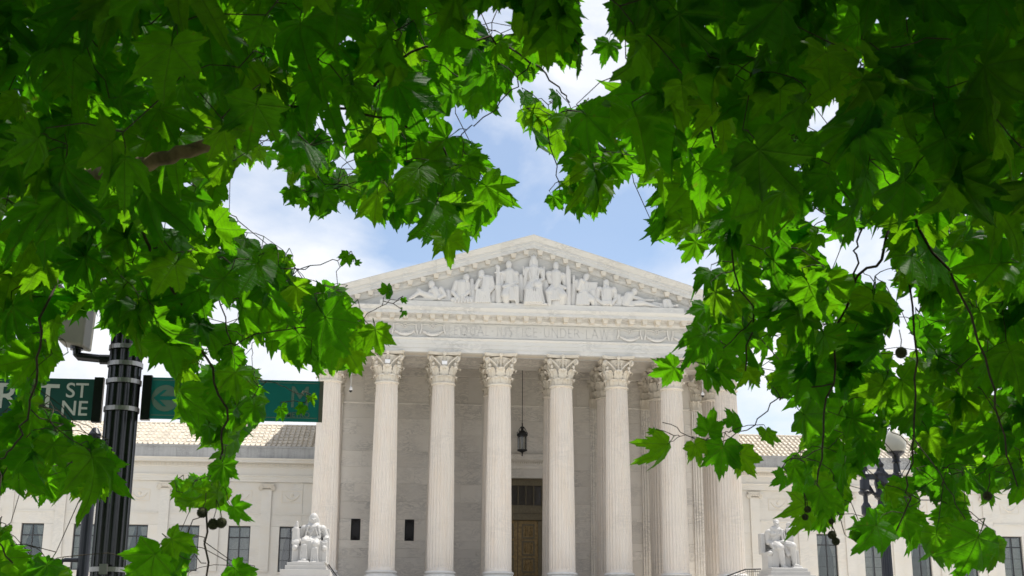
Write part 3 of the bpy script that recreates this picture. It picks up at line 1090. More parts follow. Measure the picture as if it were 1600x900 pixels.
# ---- sculpted figures: limbs and drapery fused into one skin
def figure(name, parts, parent, mat, conv, sc, Y, voxel, ysq=0.75, smooth=6, props=None, origin=None):
    """parts: ('c', x0,y0,x1,y1,r0,r1[,dy0,dy1]) limb, ('e', x,y,rx,ry[,dy[,ry2]]) ball, ('b', x0,y0,x1,y1,dy0,dy1) block; in picture units conv/sc"""
    mb = MB()
    for q in parts:
        k = q[0]
        if k == 'c':
            _, x0, y0, x1, y1, r0, r1 = q[:7]
            d0, d1 = (q[7:9] if len(q) > 7 else (0, 0))
            a, b = conv(x0, y0, Y + d0), conv(x1, y1, Y + d1)
            mb.capsule(a, b, r0 * sc, r1 * sc, ysq)
        elif k == 'e':
            _, x, y, rx, ry = q[:5]
            dy = q[5] if len(q) > 5 else 0
            rd = q[6] if len(q) > 6 else rx
            mb.sphere(conv(x, y, Y + dy), (rx * sc, rd * sc * max(ysq, 0.8), ry * sc), 12, 9)
        elif k == 'b':
            _, x0, y0, x1, y1, d0, d1 = q
            a, b = conv(x0, y0, Y), conv(x1, y1, Y)
            mb.box(min(a.x, b.x), max(a.x, b.x), Y + d0, Y + d1, min(a.z, b.z), max(a.z, b.z))
    o = mb.build(name, mat, None, smooth=True)
    if origin is not None:
        me = o.data
        for v in me.vertices:
            v.co -= origin
        o.location = origin
    rm = o.modifiers.new('skin', 'REMESH')
    rm.mode = 'VOXEL'
    rm.voxel_size = voxel
    rm.use_smooth_shade = True
    s_ = o.modifiers.new('soft', 'SMOOTH')
    s_.factor = 0.5
    s_.iterations = smooth
    bpy.context.view_layer.update()
    dg_ = bpy.context.evaluated_depsgraph_get()
    me2 = bpy.data.meshes.new_from_object(o.evaluated_get(dg_))
    o.modifiers.clear()
    old = o.data
    o.data = me2
    bpy.data.meshes.remove(old)
    me2.name = name
    if parent is not None:
        keep_world(o, parent)
    return o


def Z1(x, y, Y): return at(620 + x / 7.273, 380 + y / 7.273, Y)
def Z2(x, y, Y): return at(820 + x / 6.154, 380 + y / 6.154, Y)


def folds(x0, x1, y0, y1, n, r, fan=0.0, dy=-0.2):
    out_ = []
    for i in range(n):
        t = i / (n - 1)
        xa = x0 + (x1 - x0) * t
        xb = xa + (t - 0.5) * fan
        out_.append(('c', xa, y0, xb, y1, r * 0.7, r, dy, dy - 0.03))
    return out_


FIGY = -1.80
sc1, sc2 = ppm(FIGY) / 7.273, ppm(FIGY) / 6.154
figs = [
    (Z1, sc1, 'reclining figure at the left end of the pediment', [('e', 395, 470, 40, 50), ('c', 405, 500, 440, 540, 30, 40), ('c', 430, 540, 470, 610, 62, 58), ('c', 380, 545, 345, 610, 26, 22), ('c', 505, 520, 545, 590, 30, 24, -.1, -.15), ('c', 545, 590, 475, 628, 22, 18, -.15, -.25), ('c', 420, 620, 265, 560, 42, 32, 0, -.2), ('c', 262, 555, 150, 630, 30, 18, -.2, -.2), ('c', 400, 638, 190, 640, 32, 24), ('c', 470, 640, 600, 648, 28, 18), ('e', 250, 535, 24, 24, -.2)]),
    (Z1, sc1, 'bearded man reading in the pediment', [('e', 790, 392, 38, 48), ('e', 795, 425, 26, 26, -.1), ('c', 785, 430, 760, 470, 30, 40), ('c', 740, 480, 735, 590, 84, 78), ('c', 680, 455, 640, 560, 40, 30), ('c', 640, 560, 690, 622, 28, 20, -.1, -.3), ('c', 805, 470, 815, 560, 36, 28), ('c', 815, 560, 745, 608, 26, 20, -.1, -.3), ('c', 640, 645, 840, 650, 34, 40, -.15, -.15), ('c', 700, 620, 800, 640, 50, 45)] + folds(680, 830, 615, 668, 6, 12, 30, -.35)),
    (Z1, sc1, 'robed figure leaning in thought in the pediment', [('e', 962, 345, 38, 48), ('e', 945, 378, 22, 22, -.12), ('c', 975, 375, 1000, 410, 30, 38), ('c', 1025, 420, 1000, 560, 74, 84), ('c', 1070, 400, 1098, 500, 36, 28), ('c', 1098, 500, 1045, 560, 26, 20, 0, -.2), ('c', 935, 430, 900, 510, 34, 30), ('c', 900, 510, 935, 420, 24, 18, -.25, -.3), ('c', 960, 590, 900, 665, 80, 50), ('c', 1000, 600, 1030, 668, 75, 52)] + folds(905, 1050, 520, 668, 8, 11, 16, -.30)),
    (Z1, sc1, 'kneeling soldier with a bundle of rods in the pediment', [('e', 1272, 245, 36, 52), ('c', 1275, 290, 1280, 320, 28, 34), ('c', 1280, 350, 1285, 470, 84, 68), ('e', 1210, 345, 40, 36), ('e', 1352, 350, 40, 38), ('c', 1355, 365, 1365, 450, 34, 28), ('c', 1365, 450, 1215, 492, 26, 20, -.05, -.35), ('c', 1205, 360, 1185, 480, 30, 24), ('c', 1290, 490, 1350, 510, 62, 46), ('c', 1360, 510, 1368, 680, 40, 24, -.3, -.25), ('c', 1265, 490, 1235, 590, 58, 48, 0, -.35), ('c', 1235, 590, 1245, 668, 46, 40, -.35, -.1), ('c', 1152, 275, 1150, 470, 24, 30, -.1, -.1), ('e', 1140, 270, 22, 28, -.1), ('c', 1155, 500, 1155, 665, 46, 36, -.1, -.1), ('b', 1105, 330, 1195, 350, -.2, .0)] + folds(1255, 1330, 500, 640, 5, 13, 10, -.3)),
    (Z2, sc2, 'crowned woman enthroned at the centre of the pediment', [('e', 85, 160, 32, 48), ('c', 60, 170, 55, 225, 16, 14), ('c', 112, 170, 116, 225, 16, 14), ('c', 62, 130, 56, 116, 8, 4), ('c', 85, 124, 85, 106, 8, 4), ('c', 108, 130, 114, 116, 8, 4), ('c', 85, 200, 87, 230, 24, 30), ('c', 85, 265, 90, 360, 70, 62), ('e', 25, 255, 34, 32), ('e', 150, 262, 34, 32), ('c', 18, 262, 8, 360, 28, 22), ('c', 8, 360, -2, 440, 20, 16), ('c', 160, 270, 178, 340, 28, 22), ('c', 178, 340, 100, 390, 20, 16, 0, -.3), ('c', 80, 390, 40, 450, 60, 46, 0, -.35), ('c', 100, 385, 125, 400, 58, 46, 0, -.4), ('c', 40, 450, 22, 565, 48, 36, -.35, -.3), ('c', 128, 400, 140, 560, 46, 40, -.4, -.3), ('c', 150, 480, 185, 585, 34, 16, -.2, -.35), ('e', 200, 585, 22, 10, -.4), ('b', -15, 560, 165, 605, -.55, .3), ('c', 185, 225, 190, 310, 7, 9), ('c', -15, 225, -12, 300, 7, 9), ('b', -30, 330, 195, 600, .05, .5)] + folds(20, 150, 440, 560, 8, 11, 20, -.62) + folds(40, 140, 260, 360, 4, 9, -40, -.3)),
    (Z2, sc2, 'seated guardian with a bundle of rods in the pediment', [('e', 300, 218, 30, 44), ('c', 300, 255, 300, 280, 24, 28), ('c', 300, 310, 300, 420, 72, 58), ('e', 232, 295, 34, 32), ('e', 362, 310, 34, 32), ('c', 228, 305, 240, 370, 30, 26), ('c', 240, 370, 385, 430, 24, 18, 0, -.3), ('c', 370, 320, 382, 400, 26, 20), ('c', 265, 440, 228, 470, 50, 36, 0, -.3), ('c', 226, 470, 236, 585, 34, 22, -.3, -.25), ('c', 320, 450, 365, 500, 60, 42, 0, -.35), ('c', 365, 500, 355, 580, 42, 36, -.35, -.1), ('c', 418, 270, 418, 588, 27, 29, -.1, -.1), ('e', 414, 240, 20, 26, -.1), ('c', 300, 440, 300, 560, 50, 44)] + folds(265, 340, 450, 540, 5, 11, 10, -.34)),
    (Z2, sc2, 'woman with a raised hand and a tablet in the pediment', [('e', 588, 328, 29, 38), ('e', 600, 312, 24, 22), ('c', 575, 355, 565, 380, 22, 28), ('c', 550, 400, 555, 470, 58, 52), ('c', 505, 375, 515, 440, 30, 24), ('c', 515, 440, 540, 350, 18, 14, -.2, -.3), ('c', 545, 350, 570, 370, 12, 12, -.3, -.3), ('c', 595, 390, 600, 460, 26, 20), ('c', 560, 490, 530, 580, 66, 54), ('c', 580, 500, 640, 540, 50, 36, 0, -.2), ('c', 645, 540, 655, 592, 34, 20, -.2, -.1), ('b', 600, 372, 700, 480, -.02, .3), ('c', 470, 320, 470, 375, 16, 14), ('c', 470, 400, 475, 590, 16, 20)] + folds(505, 610, 480, 588, 8, 9, 14, -.28)),
    (Z2, sc2, 'bald man with folded hands in the pediment', [('e', 782, 385, 33, 42), ('e', 772, 412, 20, 20, -.1), ('c', 785, 415, 788, 445, 26, 34), ('c', 788, 470, 785, 570, 74, 66), ('e', 718, 445, 34, 32), ('e', 855, 450, 34, 32), ('c', 712, 452, 695, 540, 30, 26), ('c', 695, 540, 760, 588, 22, 16, -.1, -.3), ('c', 862, 458, 872, 540, 30, 26), ('c', 872, 540, 830, 592, 22, 16, -.1, -.3), ('c', 700, 592, 880, 596, 22, 22), ('b', 735, 562, 825, 600, -.4, .1)] + folds(740, 830, 450, 560, 5, 9, -20, -.28)),
    (Z2, sc2, 'reclining youth at the right end of the pediment', [('e', 1055, 465, 32, 36), ('c', 1035, 490, 1010, 505, 26, 32), ('c', 1000, 515, 975, 570, 54, 50), ('c', 940, 530, 950, 585, 26, 22), ('c', 950, 590, 1040, 602, 20, 14, -.1, -.2), ('c', 1060, 525, 1150, 548, 24, 16), ('c', 1150, 548, 1235, 548, 15, 10), ('c', 1000, 590, 1130, 575, 38, 30, 0, -.15), ('c', 1130, 572, 1230, 600, 26, 18, -.15, -.15), ('c', 1230, 600, 1300, 615, 16, 10, -.15, -.15), ('c', 1020, 605, 1190, 612, 28, 18)]),
    (Z2, sc2, 'urn and scroll at the right corner of the pediment', [('c', 1345, 560, 1350, 612, 24, 28), ('c', 1385, 560, 1400, 615, 24, 30), ('e', 1360, 552, 26, 18), ('c', 1410, 605, 1460, 605, 16, 14), ('e', 1462, 600, 18, 16, -.1), ('c', 1300, 590, 1310, 618, 16, 14)]),
]
figs += [
    (Z1, sc1, 'low carved drapery and benches between the left figures', [('c', 300, 640, 620, 640, 26, 34, .12, .12), ('c', 580, 560, 600, 650, 40, 52, .2, .16), ('c', 850, 430, 850, 650, 34, 46, .2, .15), ('c', 700, 640, 1110, 650, 40, 40, .12, .12), ('c', 1110, 560, 1080, 660, 40, 50, .16, .12), ('c', 1190, 400, 1190, 640, 40, 60, .2, .12), ('c', 1410, 380, 1410, 640, 36, 46, .2, .14), ('c', 1320, 560, 1330, 660, 60, 60, .15, .1), ('c', 500, 560, 560, 630, 30, 40, .18, .15), ('c', 880, 560, 870, 660, 50, 40, .1, .0), ('e', 640, 560, 36, 44, .15), ('c', 160, 645, 320, 645, 22, 28, .1, .1)] + folds(840, 900, 470, 650, 4, 12, 10, .02) + folds(1385, 1430, 400, 640, 3, 12, 6, .05)),
    (Z2, sc2, 'low carved drapery and benches between the right figures', [('c', 205, 380, 205, 590, 34, 40, .2, .14), ('c', 465, 420, 470, 590, 40, 44, .2, .14), ('c', 650, 480, 670, 590, 50, 50, .15, .12), ('c', 680, 590, 1300, 600, 26, 22, .12, .12), ('c', 895, 520, 900, 590, 40, 44, .16, .12), ('c', 920, 560, 960, 595, 36, 34, .1, .1), ('c', 300, 560, 300, 590, 80, 80, .1, .1), ('c', 1180, 590, 1300, 602, 22, 18, .1, .1), ('e', 700, 540, 36, 44, .1), ('c', 1240, 585, 1340, 600, 24, 22, .12, .12)] + folds(190, 220, 400, 590, 3, 10, 6, .04) + folds(450, 490, 420, 590, 3, 10, 8, .05) + folds(660, 690, 490, 590, 3, 10, 20, .02)),
]
for conv, sc, lb, parts in figs:
    parts = [(q[:5] + (q[5] * 0.86, q[6] * 0.86) + q[7:]) if q[0] == 'c' and min(q[5], q[6]) > 50 else q for q in parts]
    f_ = figure('sculpted_figure', parts, None, 'marble_relief', conv, sc, FIGY, 0.030, ysq=0.8, smooth=2)
    f_.parent = pediment
    f_['label'] = lb

# ---- inside of the portico: wall, pilasters, beams, ceiling, door, grilles
wall = MB().box(-HX - 0.2, HX + 0.2, WALL_Y + 0.92, WALL_Y + 1.3, F - 0.3, Z_COR).build('portico_wall', 'dark_room', house)
cel = MB().box(-HX, HX, 0.6, WALL_Y + 0.2, Z_ARC + 1.3, Z_ARC + 1.9).build('portico_ceiling', 'marble_wall', house)
for a, b in zip(CX[:-1], CX[1:]):
    for y0, y1 in ((1.2, 3.1), (5.5, 7.7)):
        # coffer: sunk frame on the ceiling
        fm = MB()
        x0, x1 = a + 0.95, b - 0.95
        z0, z1 = Z_ARC + 1.05, Z_ARC + 1.298
        for bx in ((x0 - 0.25, x1 + 0.25, y0 - 0.25, y0), (x0 - 0.25, x1 + 0.25, y1, y1 + 0.25), (x0 - 0.25, x0, y0, y1), (x1, x1 + 0.25, y0, y1)):
            fm.box(*bx, z0, z1)
        fm.build('coffer_frame', 'marble_wall', cel)
beam = MB()
for y0, y1 in ((3.45, 5.15), (WALL_Y - 0.45, WALL_Y + 0.34)):
    beam.box(-HX + 0.05, HX - 0.05, y0, y1, Z_ARC + 0.003, Z_ARC + 0.40)
    beam.box(-HX + 0.05, HX - 0.05, y0 - 0.05, y1 + 0.05, Z_ARC + 0.40, Z_ARC + 0.80)
    beam.box(-HX + 0.05, HX - 0.05, y0 - 0.12, y1 + 0.1, Z_ARC + 0.80, Z_ARC + 1.30)
for x in CX:
    beam.box(x - 0.8, x + 0.8, 5.28, WALL_Y - 0.6, Z_ARC + 0.006, Z_ARC + 1.27)
    beam.box(x - 0.8, x + 0.8, 0.9, 3.3, Z_ARC + 0.006, Z_ARC + 1.27)
beam.build('portico_beam', 'marble_wall', house)

pil_m = MB()
nfl = 7
pw = 0.80
pl = [(-pw, 0.3)]
for i in range(nfl):
    c0 = -pw + 2 * pw * (i + 0.5) / nfl
    pl += [(c0 - 0.085, 0.0), (c0 - 0.05, 0.045), (c0, 0.06), (c0 + 0.05, 0.045), (c0 + 0.085, 0.0)]
pl = [(-pw, 0.3), (-pw, 0.0)] + pl[1:] + [(pw, 0.0), (pw, 0.3)]
m_ = len(pl)
vs = [(x, y, 0.9) for x, y in pl] + [(x * 0.93, y, Z_AST - F) for x, y in pl]
pil_m.add(vs, [tuple(range(m_ - 1, -1, -1)), tuple(range(m_, 2 * m_))] + [(i, (i + 1) % m_, (i + 1) % m_ + m_, i + m_) for i in range(m_)])
pil_m.box(-0.98, 0.98, -0.18, 0.32, 0.0, 0.62)
pil_m.box(-0.90, 0.90, -0.10, 0.32, 0.62, 0.9)
PILM = pil_m.mesh('pilaster', 'marble_wall')
pc = MB()
H = Z_ARC - Z_AST
pc.box(-0.78, 0.78, 0.02, 0.3, 0.0, H - 0.3)
pc.box(-0.82, 0.82, -0.06, 0.3, -0.08, 0.04)
for row, (n_, z0, h_, cu) in enumerate(((4, 0.05, 0.7, 0.12), (3, 0.35, 1.0, 0.15))):
    for k in range(n_):
        x = (k - (n_ - 1) / 2) * 0.42
        t = MB()
        acanthus(t, -math.pi / 2, 0.0, z0, h_, 0.2, cu, 0.16)
        pc.add([(vx + x, vy - 0.0, vz) for vx, vy, vz in t.v], t.f)
for s in (-1, 1):
    pc.tube([(s * 0.3, -0.12, 1.2), (s * 0.6, -0.22, 1.8)] + [(s * (0.86 + 0.17 * (1 - i / 14) * math.sin(i * 0.65)), -0.25, 1.74 + 0.17 * (1 - i / 14) * math.cos(i * 0.65)) for i in range(14)], 0.05, 5)
pc.box(-1.0, 1.0, -0.26, 0.3, H - 0.3, H - 0.01)
PCAP = pc.mesh('pilaster_capital', 'marble_trim')
for x in CX[:3] + CX[5:]:
    o = link('pilaster', PILM, house, loc=(x, WALL_Y - 0.12, F))
    link('capital', PCAP, o, loc=(0, 0, Z_AST - F))
# wall slabs between the pilasters
DH = 2.45            # half width of the door opening
zs = [F, 9.07, 9.78, 10.41, 12.10, 13.5, 14.95, 16.3, 17.6, 18.95, 20.3, Z_AST + 0.1, Z_ARC]
slab_cache = {}


def slab_piece(x0, x1, z0, z1, y0, parent, name='marble_slab', mat='marble_wall', dep=0.3, gap=0.004):
    key = (round(x1 - x0, 3), round(z1 - z0, 3), mat, dep)
    if key not in slab_cache:
        hx_, hz_ = (x1 - x0) / 2 - gap, (z1 - z0) / 2 - gap
        mb_ = MB()
        b_ = 0.008
        vs_ = []
        for (xx, zz, yy) in [(hx_, hz_, b_), (hx_ - b_, hz_ - b_, 0), (hx_, hz_, dep)]:
            vs_ += [(-xx, yy, -zz), (xx, yy, -zz), (xx, yy, zz), (-xx, yy, zz)]
        fs_ = [(4, 5, 6, 7), (8, 11, 10, 9)]
        for k in range(4):
            fs_.append((k, (k + 1) % 4, 4 + (k + 1) % 4, 4 + k))
            fs_.append((k, 8 + k, 8 + (k + 1) % 4, (k + 1) % 4))
        mb_.add(vs_, fs_)
        slab_cache[key] = mb_.mesh(name, mat)
    return link(name, slab_cache[key], parent, loc=((x0 + x1) / 2, y0, (z0 + z1) / 2))


bays = [(-HX - 0.1, CX[0] - 0.7)] + [(CX[i] + 0.70, CX[i + 1] - 0.70) for i in range(7)] + [(CX[7] + 0.7, HX + 0.1)]
for bi, (a, b) in enumerate(bays):
    door_bay = bi == 4
    win = bi in (1, 2, 6, 7)
    wc = (a + b) / 2
    for zi in range(len(zs) - 1):
        z0, z1 = zs[zi], zs[zi + 1]
        yo = WALL_Y + (0.0 if zi not in (1,) else -0.012)
        if door_bay:
            if z1 <= 16.5:
                continue
            slab_piece(-2.305, 2.305, z0, z1, yo, wall)
        elif win and zi == 3:
            slab_piece(a, wc - 0.37, z0, z1, yo, wall)
            slab_piece(wc + 0.37, b, z0, z1, yo, wall)
        else:
            if zi > 4 and (zi + bi) % 2 == 0 and b - a > 2:
                s_ = a + (b - a) * (0.42 if zi % 4 < 2 else 0.6)
                slab_piece(a, s_, z0, z1, yo, wall)
                slab_piece(s_, b, z0, z1, yo, wall)
            else:
                slab_piece(a, b, z0, z1, yo, wall)
    if win:
        g = link('grille_window', MB().box(-0.365, 0.365, 0.22, 0.3, -0.84, 0.84).mesh('grille_window', 'dark_room'), house, loc=(wc, WALL_Y, 11.255))
        fm = MB()
        for q in ((-0.362, -0.31, -0.84, 0.84), (0.31, 0.362, -0.84, 0.84), (-0.31, 0.31, -0.84, -0.79), (-0.31, 0.31, 0.79, 0.84)):
            fm.box(q[0], q[1], -0.02, 0.16, q[2], q[3])
        fm.build('frame', 'iron', g)
        gr = MB()
        for s in (1, -1):
            for k in range(-9, 10):
                c0 = k * 0.22
                p0, p1 = (-0.31, c0 - s * 0.31 * 1.1), (0.31, c0 + s * 0.31 * 1.1)
                if max(p0[1], p1[1]) > 0.79 or min(p0[1], p1[1]) < -0.79:
                    continue
                gr.bar((p0[0], 0.03 + 0.012 * s, p0[1]), (p1[0], 0.03 + 0.012 * s, p1[1]), 0.018, 4)
        gr.build('grille', 'grille_metal', g)
    if zs and b - a > 2 and not door_bay:
        for xx in (a + 0.28, b - 0.28):
            k_ = MB()
            k_.box(xx - 0.16, xx + 0.16, WALL_Y - 0.03, WALL_Y, 9.24, 9.62)
            k_.sphere((xx, WALL_Y - 0.03, 9.43), (0.12, 0.05, 0.14), 8, 5)
            k_.build('dado_ornament', 'marble_wall', wall)
for a, b in bays[1:-1]:
    mo = MB()
    mo.mould([(WALL_Y - 0.05, Z_AST - 0.02), (WALL_Y - 0.09, Z_AST + 0.05), (WALL_Y - 0.09, Z_AST + 0.12), (WALL_Y + 0.02, Z_AST + 0.15), (WALL_Y + 0.02, Z_AST - 0.05)], a + 0.02, b - 0.02)
    mo.build('wall_moulding', 'marble_wall', wall)

# door surround and hood
dw = 2.30
ds = MB()
for e_ in (-1, 1):
    ds.box(min(e_ * dw, e_ * 3.09), max(e_ * dw, e_ * 3.09), WALL_Y - 0.05, WALL_Y + 0.9, F, Z_ARC - 0.002)
ds.box(-dw, dw, WALL_Y - 0.05, WALL_Y + 0.9, 15.6, 16.55)
ds.build('door_surround', 'marble_wall', house)
hd = MB()
hd.mould([(WALL_Y - 0.05, 16.35), (WALL_Y - 0.10, 16.38), (WALL_Y - 0.10, 16.62), (WALL_Y - 0.18, 16.64), (WALL_Y - 0.18, 16.9), (WALL_Y - 0.40, 16.98), (WALL_Y - 0.55, 17.05), (WALL_Y - 0.55, 17.3), (WALL_Y - 0.62, 17.45), (WALL_Y + 0.05, 17.5), (WALL_Y + 0.05, 16.35)], -dw + 0.0, dw)
hood = hd.build('door_hood', 'marble_wall', house)
dn = MB().box(-0.04, 0.04, -0.08, 0, -0.12, 0).mesh('dentil', 'marble_trim')
for i in range(26):
    link('dentil', dn, hood, loc=(-dw + 0.1 + (2 * dw - 0.2) * i / 25, WALL_Y - 0.18, 16.88))
door = thing_door = link('door', MB().box(-dw + 0.05, dw - 0.05, WALL_Y + 0.75, WALL_Y + 0.86, F, 12.23).mesh('door', 'bronze_door'), house)
for s in (-1, 1):
    for r_ in range(4):
        zc = 11.35 - r_ * 1.36
        xc = s * 0.85
        f_ = MB()
        for q in ((-0.52, -0.42, -0.58, 0.58), (0.42, 0.52, -0.58, 0.58), (-0.42, 0.42, 0.48, 0.58), (-0.42, 0.42, -0.58, -0.48)):
            f_.box(xc + q[0], xc + q[1], WALL_Y + 0.66, WALL_Y + 0.75, zc + q[2], zc + q[3])
        f_.build('panel_frame', 'bronze_dark', door)
        pn = MB()
        for k, (dx, dz, hh) in enumerate(((-0.2, 0.02, 0.34), (0.19, -0.02, 0.32))):
            pn.capsule((xc + dx, WALL_Y + 0.74, zc + dz - 0.3), (xc + dx + 0.03, WALL_Y + 0.73, zc + dz + 0.12), 0.09, 0.1)
            pn.sphere((xc + dx + 0.03, WALL_Y + 0.72, zc + dz + 0.29), 0.075, 8, 6)
            pn.capsule((xc + dx, WALL_Y + 0.7, zc + dz + 0.08), (xc + dx * 0.2, WALL_Y + 0.7, zc + dz - 0.02), 0.04, 0.03)
        pn.build('relief_panel', 'bronze_door', door, smooth=True)
    MB().box(s * 1.95 - 0.30, s * 1.95 + 0.30, WALL_Y + 0.55, WALL_Y + 0.752, F, 12.2).build('door_post', 'bronze_dark', door)
seam = MB().box(-0.02, 0.02, WALL_Y + 0.735, WALL_Y + 0.752, F, 12.2).build('seam', 'iron', door)
MB().box(-dw + 0.05, dw - 0.05, WALL_Y + 0.45, WALL_Y + 0.86, 12.25, 12.78).build('door_head', 'bronze_dark', door)
MB().box(-dw + 0.05, dw - 0.05, WALL_Y + 0.38, WALL_Y + 0.86, 12.79, 13.35).build('door_cornice', 'bronze_dark', door)
tr_ = link('transom', MB().box(-dw + 0.05, dw - 0.05, WALL_Y + 0.8, WALL_Y + 0.88, 13.36, 15.59).mesh('transom', 'grille_metal'), house)
tf = MB()
tf.box(-dw + 0.05, dw - 0.05, WALL_Y + 0.55, WALL_Y + 0.75, 13.36, 13.45)
tf.box(-dw + 0.05, dw - 0.05, WALL_Y + 0.55, WALL_Y + 0.75, 15.05, 15.59)
for k in range(7):
    x = -1.95 + 0.65 * k
    tf.box(x - 0.035, x + 0.035, WALL_Y + 0.55, WALL_Y + 0.75, 13.45, 15.05)
tf.build('transom_frame', 'bronze_dark', tr_)
tg = MB()
for s in (1, -1):
    for k in range(-20, 40):
        x0_ = -2.2 + k * 0.115
        z_a, z_b = 13.45, 15.05
        dx = s * 1.0
        xa, xb = x0_, x0_ + dx
        if min(xa, xb) < -2.22 or max(xa, xb) > 2.22:
            continue
        tg.bar((xa, WALL_Y + 0.66 + 0.01 * s, z_a), (xb, WALL_Y + 0.66 + 0.01 * s, z_b), 0.014, 3)
tg.build('grille', 'bronze_dark', tr_)

# ---- wings
WY = 12.0
PER = 4.12
W0 = 18.53          # first window axis
HB = 17.3
for s in (-1, 1):
    x_in, x_out = HX + 0.02, 52.0

    def sx(a, b):
        return (min(s * a, s * b), max(s * a, s * b))
    core = MB()
    a, b = sx(x_in, x_out)
    core.box(a, b, WY + 1.0, WY + 30, 0.3, 18.3)
    core.box(a, b, WY + 0.02, WY + 1.0, 0.3, 8.04)
    wing = core.build('wing', 'marble_wing', house, label='long low marble wing with tall windows, %s of the portico' % ('left' if s < 0 else 'right'))
    slab_piece(*sx(x_in, W0 - 0.9), 8.04, 15.3, WY, wing, mat='marble_wing', dep=0.9)
    nb = 8
    for k in range(nb):
        wx = s * (W0 + PER * k)
        pxs = W0 + PER * k + PER / 2
        # wall slabs round the window
        for (u0, u1, z0, z1) in ((-PER / 2, -0.88, 8.04, 11.72), (0.88, PER / 2, 8.04, 11.72), (-PER / 2, PER / 2, 11.72, 12.74), (-PER / 2, PER / 2, 12.74, 15.32)):
            if k == 0 and u0 < -0.9:
                u0 = -0.9
            a, b = wx + u0, wx + u1
            if s < 0:
                a, b = wx - u1, wx - u0
            slab_piece(a, b, z0, z1, WY, wing, mat='marble_wing', dep=0.9)
        MB().box(wx - PER / 2 + 0.5, wx + PER / 2 - 0.5, WY - 0.06, WY, 12.66, 12.78).build('string_course', 'marble_wing', wing)
        # relief panel over the window
        rpn = MB()
        for q in ((-0.86, 0.86, 13.62, 13.69), (-0.86, 0.86, 14.57, 14.64), (-0.86, -0.79, 13.69, 14.57), (0.79, 0.86, 13.69, 14.57)):
            rpn.box(wx + q[0], wx + q[1], WY - 0.03, WY + 0.01, q[2], q[3])
        pts = [(wx + t * 0.62, WY - 0.01, 13.85 + 0.45 * t * t) for t in np.linspace(-1, 1, 9)]
        rpn.tube(pts, [0.03 + 0.06 * (1 - abs(t)) for t in np.linspace(-1, 1, 9)], 5)
        rpn.sphere((wx, WY - 0.01, 14.28), (0.16, 0.05, 0.16), 8, 5)
        rpn.build('relief_panel', 'marble_trim', wing)
        # window
        wd = link('window', MB().box(-0.86, 0.86, 0.86, 0.95, -1.8, 1.8).mesh('window', 'dark_room'), house, loc=(wx, WY, 9.88))
        fm = MB()
        for q in ((-0.875, -0.80, -1.83, 1.83), (0.80, 0.875, -1.83, 1.83), (-0.80, 0.80, 1.74, 1.83), (-0.80, 0.80, -1.83, -1.74), (-0.80, 0.80, 0.87, 0.97), (-0.035, 0.035, -1.74, 0.87), (-0.035, 0.035, 0.97, 1.74)):
            fm.box(q[0], q[1], 0.22, 0.34, q[2], q[3])
        fm.build('frame', 'window_frame', wd)
        for z in (-0.05, -0.9):
            MB().box(-0.80, -0.036, 0.26, 0.30, z - 0.015, z + 0.015).build('glazing_bar', 'window_frame', wd)
            MB().box(0.036, 0.80, 0.26, 0.30, z - 0.015, z + 0.015).build('glazing_bar', 'window_frame', wd)
        for (u0, u1, z0, z1) in ((-0.80, -0.035, 0.97, 1.74), (0.035, 0.80, 0.97, 1.74), (-0.80, -0.035, -1.74, 0.87), (0.035, 0.80, -1.74, 0.87)):
            MB().box(u0, u1, 0.275, 0.283, z0, z1).build('pane', 'window_glass', wd)
        # curtains tied back to the sides
        for c_ in (-1, 1):
            cm = MB()
            nn_ = 12
            vs = []
            for i in range(14):
                t = i / 13
                z = 1.7 - 3.4 * t
                wdt = 0.62 - 0.42 * math.sin(min(1, t * 1.5) * math.pi / 2) ** 1.5
                if (k + (s > 0)) % 3 == 1:
                    wdt = 0.78
                for j in range(nn_ + 1):
                    q = j / nn_
                    vs.append((c_ * (0.84 - wdt * q), 0.52 + 0.03 * math.sin(q * 26 + i * 0.1), z))
            fs = [(i * (nn_ + 1) + j, i * (nn_ + 1) + j + 1, (i + 1) * (nn_ + 1) + j + 1, (i + 1) * (nn_ + 1) + j) for i in range(13) for j in range(nn_)]
            cm.add(vs, fs)
            cm.build('curtain', 'curtain', wd, smooth=True)
        MB().box(-0.98, 0.98, -0.10, 0.25, -1.95, -1.832).build('sill', 'marble_wing', wd)
        # pilaster with scroll capital
        if k < nb - 1:
            px = s * pxs
            pm = MB().box(-0.40, 0.40, -0.14, 0.0, 0, 6.60).mesh('pilaster', 'marble_wing')
            pil = link('pilaster', pm, wing, loc=(px, WY, 8.05))
            cm = MB()
            cm.box(-0.42, 0.42, -0.17, -0.002, 6.60, 6.66)
            cm.box(-0.46, 0.46, -0.18, -0.002, 6.76, 7.02)
            cm.box(-0.56, 0.56, -0.20, -0.002, 7.03, 7.12)
            for e_ in (-1, 1):
                path = [(e_ * (0.52 + 0.21 * (1 - i / 22) * math.cos(i * 0.72 + 1.57)), -0.22, 6.78 + 0.22 * (1 - i / 22) * math.sin(i * 0.72 + 1.57)) for i in range(20)]
                cm.tube(path, 0.05, 5)
                cm.sphere((e_ * 0.52, -0.16, 6.78), (0.17, 0.07, 0.18), 8, 5)
            for i in range(5):
                cm.sphere((-0.28 + 0.14 * i, -0.2, 6.83), (0.055, 0.04, 0.09), 6, 4)
            cm.build('capital', 'marble_trim', pil)
    # entablature of the wing
    a, b = sx(x_in, x_out)
    en = MB()
